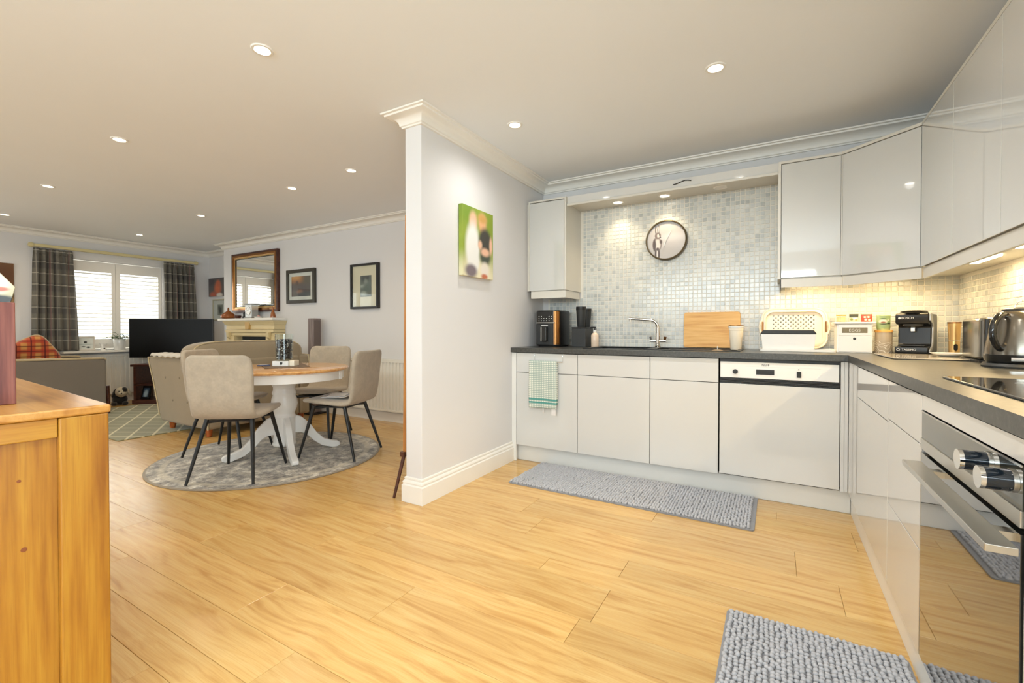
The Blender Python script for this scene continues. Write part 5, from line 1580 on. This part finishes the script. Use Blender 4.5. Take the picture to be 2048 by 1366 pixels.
# soft toy
ty = thing('soft_toy', 'black and cream soft toy dog sitting below the radiator', 'soft toy', (-8.075, 2.745, 0.001), math.radians(70))
build('body', MB().superell((0, 0.02, 0.075), (0.085, 0.10, 0.075), 0.9, 0.9), M['plush_black'], ty, smooth=180)
hd_ = build('head', MB().superell((0.02, -0.07, 0.185), (0.072, 0.075, 0.072), 1, 1).superell((0.02, -0.135, 0.170), (0.034, 0.034, 0.028), 1, 1), M['plush_white'], ty, smooth=180)
for s in (-1, 1):
    build('ear', MB().superell((0.02 + s * 0.078, -0.045, 0.175), (0.020, 0.036, 0.070), 1, 1, rot=Euler((0.2, -s * 0.35, 0))), M['plush_black'] if s < 0 else M['plush_white'], hd_, smooth=180)
    build('paw', MB().superell((s * 0.06, -0.10, 0.028), (0.034, 0.050, 0.028), 0.9, 0.9), M['plush_black'], ty, smooth=180)
    build('eye', MB().superell((0.02 + s * 0.026, -0.134, 0.203), (0.008, 0.008, 0.009), 1, 1, 12, 8), M['black_gloss'], hd_, smooth=180)
build('eye_patch', MB().superell((0.05, -0.095, 0.215), (0.036, 0.045, 0.042), 1, 1), M['plush_black'], hd_, smooth=180)
build('nose', MB().superell((0.02, -0.170, 0.176), (0.010, 0.008, 0.008), 1, 1, 12, 8), M['black_gloss'], hd_, smooth=180)


# ------------------------------------------------------------------ radiators
def radiator(label, L_, H, loc, rz):
    """local x along the wall, room side is -y"""
    t = thing('radiator', label, 'radiator', loc, rz, 'white panel radiators')
    pts = []
    n = int(L_ / 0.052)
    p = L_ / n
    for i in range(n):
        x = -L_ / 2 + p * i
        pts += [(x + p * 0.00, -0.070), (x + p * 0.30, -0.070), (x + p * 0.40, -0.052), (x + p * 0.90, -0.052)]
    pts += [(L_ / 2, -0.070), (L_ / 2, -0.046), (-L_ / 2, -0.046)]
    build('panel', MB().prism(pts, 'z', 0.012, H - 0.012), M['radiator'], t)
    build('top_seam', MB().box(-L_ / 2, L_ / 2, -0.072, -0.054, H - 0.035, H - 0.010).box(-L_ / 2, L_ / 2, -0.072, -0.054, 0.010, 0.032), M['radiator'], t, bevel=0.003)
    build('back_panel', MB().box(-L_ / 2, L_ / 2, -0.020, -0.008, 0.012, H - 0.012), M['radiator'], t)
    gl = MB().box(-L_ / 2 - 0.004, L_ / 2 + 0.004, -0.074, -0.060, H - 0.010, H).box(-L_ / 2 - 0.004, L_ / 2 + 0.004, -0.020, -0.004, H - 0.010, H)
    for i in range(int(L_ / 0.03)):
        x = -L_ / 2 + 0.03 * i + 0.008
        gl.box(x, x + 0.012, -0.060, -0.020, H - 0.008, H - 0.002)
    build('top_grille', gl, M['radiator'], t)
    for s in (-1, 1):
        build('side_cover', MB().box(s * L_ / 2, s * (L_ / 2 + 0.004), -0.072, -0.004, 0.02, H), M['radiator'], t)
        build('bracket', MB().box(s * (L_ / 2 - 0.15) - 0.015, s * (L_ / 2 - 0.15) + 0.015, -0.008, 0.0, 0.05, H - 0.08), M['radiator'], t)
    build('valve', MB().cyl((-L_ / 2 - 0.03, -0.04, 0.045), (-L_ / 2 + 0.0, -0.04, 0.045), 0.010, n=12).cyl((-L_ / 2 - 0.03, -0.04, 0.03), (-L_ / 2 - 0.03, -0.04, 0.10), 0.014, n=14), M['white'], t, smooth=40)
    build('pipe', MB().cyl((-L_ / 2 - 0.03, -0.04, -0.099), (-L_ / 2 - 0.03, -0.04, 0.035), 0.0075, n=10), M['steel'], t, smooth=40)
    return t


radiator('white panel radiator under the window', 1.35, 0.60, (XW + 0.002, 3.00, 0.115), PI / 2)
radiator('white panel radiator behind the dining chairs', 1.35, 0.61, (-3.92, YL - 0.002, 0.118), 0)

# ------------------------------------------------------------------ curtains and rail
rl = thing('curtain_rail', 'cream wooden curtain rail above the window', 'curtain rail', (XW, 2.91, 2.19))
build('rail', MB().box(-8.40, -8.36, 1.965, 3.86, 2.160, 2.200), M['rail'], rl, world=True, bevel=0.006)
for y, s in ((1.965, -1), (3.86, 1)):
    build('finial', MB().lathe([(0.0005, 0.0), (0.026, 0.0), (0.032, 0.02), (0.026, 0.045), (0.0005, 0.055)], n=20, caps=False).xf(Matrix.Translation((-8.38, y, 2.18)) @ Matrix.Rotation(-s * PI / 2, 4, 'X')), M['rail'], rl, world=True, smooth=50)
    build('bracket', MB().box(-8.449, -8.40, y - s * 0.10 - 0.012, y - s * 0.10 + 0.012, 2.165, 2.195), M['rail'], rl, world=True)


def curtain(label, yt0, yt1, yb0, yb1, ztop, zbot, nf, seed):
    t = thing('curtain', label, 'curtain', (-8.38, (yt0 + yt1) / 2, ztop), 0, 'tartan curtains')
    yc = (yt0 + yt1) / 2
    rg = random.Random(seed)
    ph = [rg.uniform(0, 6) for _ in range(4)]
    def f(u, v):
        e = v ** 0.7
        y = (yt0 + (yb0 - yt0) * e) * (1 - u) + (yt1 + (yb1 - yt1) * e) * u
        pinch = 1.0 if v > 0.10 else 0.45 + 5.5 * v
        amp = 0.030 * pinch * (0.85 + 0.3 * math.sin(u * 5 + ph[0]))
        x = amp * math.sin(2 * PI * nf * u + 0.5 * math.sin(v * 3 + ph[1]) + ph[2])
        x += 0.006 * math.sin(2 * PI * nf * 3 * u + ph[3]) * max(0, 1 - v * 8)
        return (x, y - yc, -v * (ztop - zbot))
    build('cloth', MB().grid(f, nf * 14, 40), M['curtain'], t, smooth=180, solid=0.004)
    def h(u, v):
        q = f(u, v * 0.06)
        return (q[0] + 0.004, q[1], 0.03 + q[2])
    build('heading', MB().grid(h, nf * 14, 4), M['curtain'], t, smooth=180, solid=0.004)
    return t


curtain('long grey tartan curtain left of the window', 1.965, 2.345, 1.94, 2.41, 2.118, 0.785, 6, 1)
curtain('grey tartan curtain right of the window, behind the television', 3.415, 3.845, 3.44, 3.905, 2.118, 0.785, 6, 2)

# window sill things
SZ = 0.7705
pf = thing('framed_photo', 'silver photo frame tilted on the window sill', 'photo frame', (-8.40, 2.475, SZ), math.radians(75))
tl_ = Matrix.Rotation(math.radians(-16), 4, 'X')
build('frame', MB().box(-0.10, -0.08, -0.008, 0.008, 0, 0.21).box(0.08, 0.10, -0.008, 0.008, 0, 0.21).box(-0.08, 0.08, -0.008, 0.008, 0, 0.022).box(-0.08, 0.08, -0.008, 0.008, 0.188, 0.21).xf(Matrix.Translation((0, 0, 0.003)) @ tl_), M['steel'], pf)
build('photo', MB().box(-0.08, 0.08, -0.003, 0.002, 0.022, 0.188).xf(Matrix.Translation((0, 0, 0.003)) @ tl_), print_mat('snow_photo', srgb(214, 218, 212), [(0.03, 0.05, 0.02, 0.012, srgb(50, 54, 50), 0.5), (-0.02, 0.06, 0.02, 0.008, srgb(90, 96, 88), 0.5), (0.0, 0.09, 0.07, 0.01, srgb(180, 190, 184), 0.6)]), pf)
build('strut', MB().box(-0.015, 0.015, 0.0, 0.004, 0.0, 0.14).xf(Matrix.Translation((0, 0.066, 0.0)) @ Matrix.Rotation(math.radians(20), 4, 'X')), M['charcoal'], pf)
ob = thing('oil_burner', 'small white ceramic oil burner on the window sill', 'oil burner', (-8.40, 2.672, SZ))
build('body', MB().lathe([(0.0005, 0), (0.036, 0), (0.034, 0.02), (0.026, 0.045), (0.026, 0.06), (0.040, 0.085), (0.042, 0.10), (0.036, 0.10), (0.0005, 0.085)], n=28, caps=False), M['ceramic'], ob, smooth=50)
build('opening', MB().lathe([(0.0005, 0), (0.010, 0), (0.010, 0.002)], axis='x', n=14, c=(0.032, 0, 0.028)), M['charcoal'], ob)
pp = thing('potted_plant', 'leafy plant in a white pot on the window sill', 'plant', (-8.372, 2.85, SZ))
build('pot', MB().lathe([(0.0005, 0.0), (0.060, 0.0), (0.064, 0.004), (0.077, 0.16), (0.076, 0.162), (0.074, 0.150), (0.0005, 0.148)], n=36, caps=False), M['ceramic'], pp, smooth=50)
build('soil', MB().lathe([(0.0005, 0.152), (0.073, 0.150), (0.073, 0.147)], n=28, caps=False), M['soil'], pp)
rl_ = random.Random(11)
for i in range(46):
    a, r = rl_.uniform(0, 2 * PI), rl_.uniform(0.02, 0.16)
    z = 0.165 + rl_.uniform(0.0, 0.09) * (1 - r / 0.22)
    L_, w = rl_.uniform(0.035, 0.06), rl_.uniform(0.014, 0.024)
    mbl = MB().add([(0, 0, 0), (L_ * 0.45, w, 0.006), (L_, 0, -0.006), (L_ * 0.45, -w, 0.006), (L_ * 0.45, 0, -0.001)], [(0, 1, 4), (1, 2, 4), (2, 3, 4), (3, 0, 4)])
    x_ = max(-0.07, min(0.08, r * math.cos(a)))
    mbl.xf(Matrix.Translation((x_, r * math.sin(a), z)) @ Matrix.Rotation(a + rl_.uniform(-0.8, 0.8), 4, 'Z') @ Matrix.Rotation(rl_.uniform(-0.5, 0.6), 4, 'Y'))
    lf = build('leaf', mbl, M['leaf'], pp, smooth=180)
for i in range(9):
    a = 2 * PI * i / 9
    build('stem', MB().tube([(0.01 * math.cos(a), 0.01 * math.sin(a), 0.15), (0.05 * math.cos(a), 0.06 * math.sin(a), 0.21), (0.07 * math.cos(a), 0.13 * math.sin(a), 0.20)], 0.002, 5), M['leaf'], pp)

# ------------------------------------------------------------------ fireplace, mirror, pictures
fp = thing('fireplace', 'cream stone fireplace surround with mantel shelf', 'fireplace', (-6.45, YL, 0))
X0, X1 = -7.05, -5.86
yb_ = YL - 0.001
build('mantel_shelf', MB().box(-7.19, -5.82, 3.615, yb_, 1.198, 1.232), M['trim'], fp, world=True, bevel=0.006, bseg=3)
build('bed_moulding', MB().sweep([(X1 + 0.0, yb_), (X1, 3.665), (X0, 3.665), (X0, yb_)][::-1], [(0, 1.14), (-0.012, 1.14), (-0.018, 1.16), (-0.034, 1.185), (-0.036, 1.197), (0, 1.197)]), M['stone'], fp, world=True, smooth=40)
for i, (za, zb, pr_) in enumerate(((1.075, 1.14, 0.0), (1.030, 1.072, -0.012), (0.985, 1.028, 0.004))):
    build('frieze_course', MB().box(X0, X1, 3.665 + pr_, yb_, za, zb), M['stone'], fp, world=True, bevel=0.004)
for a, b in ((X0, X0 + 0.20), (X1 - 0.20, X1)):
    build('pilaster', MB().box(a, b, 3.665, yb_, 0.0, 0.984), M['stone'], fp, world=True, bevel=0.006)
    build('corbel', MB().prism([(3.665, 0.93), (3.63, 0.965), (3.625, 1.03), (3.665, 1.03)], 'x', (a + b) / 2 - 0.03, (a + b) / 2 + 0.03), M['stone'], fp, world=True, bevel=0.003)
build('keystone', MB().prism([(-6.50, 1.075), (-6.42, 1.075), (-6.40, 1.19), (-6.52, 1.19)], 'y', 3.635, 3.668), plain('ochre_stone', srgb(206, 168, 104), 0.5), fp, world=True, bevel=0.003)
build('lintel', MB().box(X0 + 0.20, X1 - 0.20, 3.690, yb_, 0.973, 0.984), M['stone'], fp, world=True)
build('firebox', MB().box(X0 + 0.20, X1 - 0.20, 3.79, yb_, 0.0, 0.972), plain('firebox_dark', srgb(46, 50, 52), 0.7), fp, world=True)  # even dark grey slab filling the fireplace opening
build('hood', MB().box(X0 + 0.24, X1 - 0.24, 3.735, 3.789, 0.87, 0.925), M['steel'], fp, world=True, bevel=0.01)
build('grate', MB().box(X0 + 0.26, X1 - 0.26, 3.70, 3.789, 0.02, 0.26), M['black_metal'], fp, world=True)

mr = thing('wall_mirror', 'large mirror in a stepped bronze frame over the fireplace', 'mirror', (-6.549, YL - 0.001, 1.765))
mw, mh = 0.573, 0.436
build('mirror_glass', MB().box(-mw + 0.085, mw - 0.085, -0.022, -0.018, -mh + 0.085, mh - 0.085), M['mirror'], mr)
build('backing', MB().box(-mw + 0.03, mw - 0.03, -0.018, -0.001, -mh + 0.03, mh - 0.03), M['dark_wood'], mr)
steps = [(0.0, 0.045, 0.040, 'dark_wood'), (0.028, 0.050, 0.030, 'bronze'), (0.056, 0.036, 0.022, 'gold'), (0.076, 0.030, 0.012, 'black_metal')]
for o_, dp, w_, mt in steps:
    a, b = mw - o_, mh - o_
    build('frame_moulding', MB().box(-a, -a + w_, -dp, -0.004, -b, b).box(a - w_, a, -dp, -0.004, -b, b).box(-a + w_, a - w_, -dp, -0.004, -b, -b + w_).box(-a + w_, a - w_, -dp, -0.004, b - w_, b), M[mt], mr, bevel=0.002)


def picture(label, cx, cz, w, h, fw, depth, framemat, mount, img, iw, ih, wallY, dx=0.0):
    t = thing('framed_picture', label, 'picture', (cx, wallY - 0.001, cz), 0, 'framed pictures on the fireplace wall')
    a, b = w / 2, h / 2
    build('frame', MB().box(-a, -a + fw, -depth, -0.001, -b, b).box(a - fw, a, -depth, -0.001, -b, b).box(-a + fw, a - fw, -depth, -0.001, -b, -b + fw).box(-a + fw, a - fw, -depth, -0.001, b - fw, b), framemat, t, bevel=0.003)
    build('mount', MB().box(-a + fw, a - fw, -depth * 0.5, -0.002, -b + fw, b - fw), mount, t)
    build('print', MB().box(-iw / 2 + dx, iw / 2 + dx, -depth * 0.5 - 0.002, -depth * 0.5 + 0.001, -ih / 2, ih / 2), img, t)
    build('glass', MB().box(-a + fw, a - fw, -depth * 0.75 - 0.001, -depth * 0.75, -b + fw, b - fw), M['pane'], t)
    return t


sunset = print_mat('sunset_print', srgb(96, 80, 76), [(0.0, 0.10, 0.30, 0.05, srgb(186, 122, 62), 0.8), (-0.12, 0.12, 0.12, 0.03, srgb(206, 146, 76), 0.7), (0.14, 0.06, 0.12, 0.14, srgb(92, 82, 66), 0.7), (0.0, -0.02, 0.3, 0.05, srgb(88, 74, 76), 0.8), (-0.02, -0.075, 0.06, 0.025, srgb(176, 128, 104), 0.7), (-0.08, 0.045, 0.03, 0.03, srgb(90, 60, 44), 0.6), (0.1, -0.12, 0.2, 0.05, srgb(78, 82, 88), 0.7)])
picture('square framed sunset landscape between mirror and speaker', -5.49, 1.652, 0.60, 0.455, 0.045, 0.035, plain('pewter_frame', srgb(72, 68, 60), 0.3, 0.5), M['paper'], sunset, 0.40, 0.27, YL)
forest = print_mat('forest_print', srgb(98, 104, 100), [(0.0, 0.10, 0.06, 0.05, srgb(56, 62, 62), 0.6), (0.02, 0.05, 0.03, 0.04, srgb(132, 138, 130), 0.7), (-0.03, 0.0, 0.05, 0.02, srgb(158, 164, 156), 0.6), (0.03, -0.03, 0.06, 0.05, srgb(84, 96, 90), 0.7), (-0.02, -0.09, 0.05, 0.03, srgb(164, 168, 158), 0.6), (0.05, 0.12, 0.03, 0.04, srgb(48, 54, 56), 0.6)])
picture('black framed grey forest print with a wide cream mount', -4.263, 1.593, 0.47, 0.54, 0.026, 0.045, M['black'], plain('cream_mount', srgb(226, 214, 190), 0.7), forest, 0.185, 0.255, YL, 0.02)

al = thing('canvas_print', 'dark canvas with an orange portrait blur in the alcove', 'picture', (-8.13, YA - 0.001, 1.79), 0)
build('canvas', MB().box(-0.29, 0.20, -0.03, -0.001, -0.155, 0.155), print_mat('portrait_blur', srgb(96, 92, 90), [(0.0, -0.02, 0.10, 0.10, srgb(208, 112, 76), 0.6), (0.02, 0.06, 0.06, 0.05, srgb(196, 104, 72), 0.6), (-0.14, -0.13, 0.10, 0.05, srgb(190, 96, 70), 0.6), (0.06, -0.14, 0.09, 0.04, srgb(222, 214, 204), 0.5), (-0.2, 0.1, 0.1, 0.08, srgb(74, 66, 70), 0.7)]), al, bevel=0.003)
build('stretcher', MB().box(-0.27, 0.18, -0.001, 0.0, -0.14, 0.14), M['lid_wood'], al)
picture('pale framed print with a small dark figure in the alcove', -8.08, 1.405, 0.44, 0.36, 0.022, 0.03, plain('pale_frame', srgb(186, 178, 152), 0.5), M['paper'], print_mat('small_figure', srgb(150, 148, 138), [(0.0, -0.01, 0.04, 0.06, srgb(56, 56, 54), 0.6), (-0.03, 0.03, 0.03, 0.03, srgb(90, 90, 86), 0.6)]), 0.16, 0.18, YA)
wcv = thing('canvas_print', 'brown and green canvas on the window wall left of the curtain', 'picture', (XW + 0.001, 1.62, 1.645), PI / 2)
build('canvas', MB().box(-0.19, 0.175, -0.03, -0.001, -0.27, 0.27), print_mat('family_print', srgb(120, 84, 50), [(0.08, 0.12, 0.12, 0.14, srgb(98, 62, 36), 0.6), (0.1, -0.10, 0.08, 0.08, srgb(82, 86, 48), 0.6), (0.0, -0.22, 0.2, 0.06, srgb(170, 140, 96), 0.6), (-0.06, 0.0, 0.08, 0.16, srgb(222, 212, 190), 0.4)]), wcv, bevel=0.003)
build('stretcher', MB().box(-0.18, 0.165, -0.001, 0.0, -0.26, 0.26), M['lid_wood'], wcv)

# mantel ornaments
MZ = 1.2325


def ornament(name, label, cat, x, prof, mat, top=None, y=3.70):
    t = thing(name, label, cat, (x, y, MZ))
    build('body', MB().lathe(prof, n=28, caps=False), mat, t, smooth=50)
    if top is not None:
        build('stopper', MB().lathe(top, n=16, caps=False), M['amber'], t, smooth=50)
    return t


ornament('gourd_ornament', 'squat amber gourd ornament at the left end of the mantel', 'ornament', -7.055, [(0.0005, 0), (0.085, 0), (0.105, 0.02), (0.100, 0.05), (0.060, 0.085), (0.024, 0.110), (0.012, 0.125), (0.0005, 0.128)], M['amber'],
         [(0.0005, 0.124), (0.010, 0.126), (0.016, 0.140), (0.008, 0.150), (0.014, 0.162), (0.0005, 0.170)])
ornament('trinket_bowl', 'small dark bowl beside the gourd ornament on the mantel', 'bowl', -6.80, [(0.0005, 0), (0.030, 0), (0.046, 0.03), (0.044, 0.045), (0.036, 0.04), (0.0005, 0.012)], M['dark_wood'])
ornament('dark_figurine', 'small black figurine left of the carriage clock', 'figurine', -6.60, [(0.0005, 0), (0.034, 0), (0.036, 0.02), (0.022, 0.045), (0.028, 0.065), (0.018, 0.088), (0.0005, 0.094)], M['black'], y=3.69)
mc = thing('mantel_clock', 'silver carriage clock in the middle of the mantel', 'clock', (-6.455, 3.705, MZ), 0)
build('case', MB().box(-0.080, 0.080, -0.05, 0.05, 0.012, 0.195), plain('pewter', srgb(186, 186, 182), 0.3, 0.5), mc, bevel=0.006)
build('cornice', MB().box(-0.095, 0.095, -0.062, 0.062, 0.195, 0.212).box(-0.095, 0.095, -0.062, 0.062, 0.0, 0.012), plain('pewter_dark', srgb(150, 148, 142), 0.35, 0.5), mc, bevel=0.003)
build('dial', MB().lathe([(0.0005, -0.002), (0.055, -0.002), (0.058, 0.0)], axis='y', n=32, c=(0, -0.050, 0.105)), M['ceramic'], mc)
build('bezel', MB().tube([(0.058 * math.cos(a), -0.052, 0.105 + 0.058 * math.sin(a)) for a in [2 * PI * i / 32 for i in range(32)]], 0.005, 8, closed=True), M['chrome'], mc, smooth=60)
build('hand', MB().box(-0.0025, 0.0025, -0.0545, -0.0535, 0.105, 0.148).box(-0.03, 0.0025, -0.0545, -0.0535, 0.1025, 0.1075), M['black'], mc)
bx = thing('trinket_tray', 'pale trinkets in a low dish right of the carriage clock', 'dish', (-6.27, 3.69, MZ))
build('dish', MB().lathe([(0.0005, 0), (0.045, 0), (0.06, 0.02), (0.056, 0.02), (0.042, 0.006), (0.0005, 0.006)], n=28, caps=False), M['ceramic'], bx, smooth=50)
build('trinket', MB().superell((0.01, 0, 0.026), (0.022, 0.018, 0.018), 1, 1, 14, 8), plain('pink_trinket', srgb(206, 160, 150), 0.4), bx, smooth=180)
ornament('cone_ornament', 'slim amber bottle ornament at the right end of the mantel', 'ornament', -5.925, [(0.0005, 0), (0.036, 0), (0.038, 0.02), (0.028, 0.06), (0.014, 0.095), (0.010, 0.130), (0.0005, 0.132)], M['amber'],
         [(0.0005, 0.130), (0.007, 0.132), (0.010, 0.145), (0.004, 0.158), (0.0005, 0.160)], 3.69)

# tower speaker by the fireplace wall
tw_ = thing('tower_speaker', 'tall grey-brown tower speaker against the fireplace wall', 'speaker', (-5.06, 3.70, 0.0005), 0)
build('cabinet', MB().box(-0.055, 0.055, -0.06, 0.06, 0.02, 1.212), M['grey_wood'], tw_, bevel=0.012, bseg=3)
build('grille', MB().box(0.0551, 0.058, -0.045, 0.045, 0.30, 1.19), plain('grille_cloth', srgb(112, 98, 92), 0.9, var=0.1, vscale=200), tw_)
build('foot_plate', MB().box(-0.09, 0.09, -0.10, 0.10, 0, 0.02), M['black'], tw_)
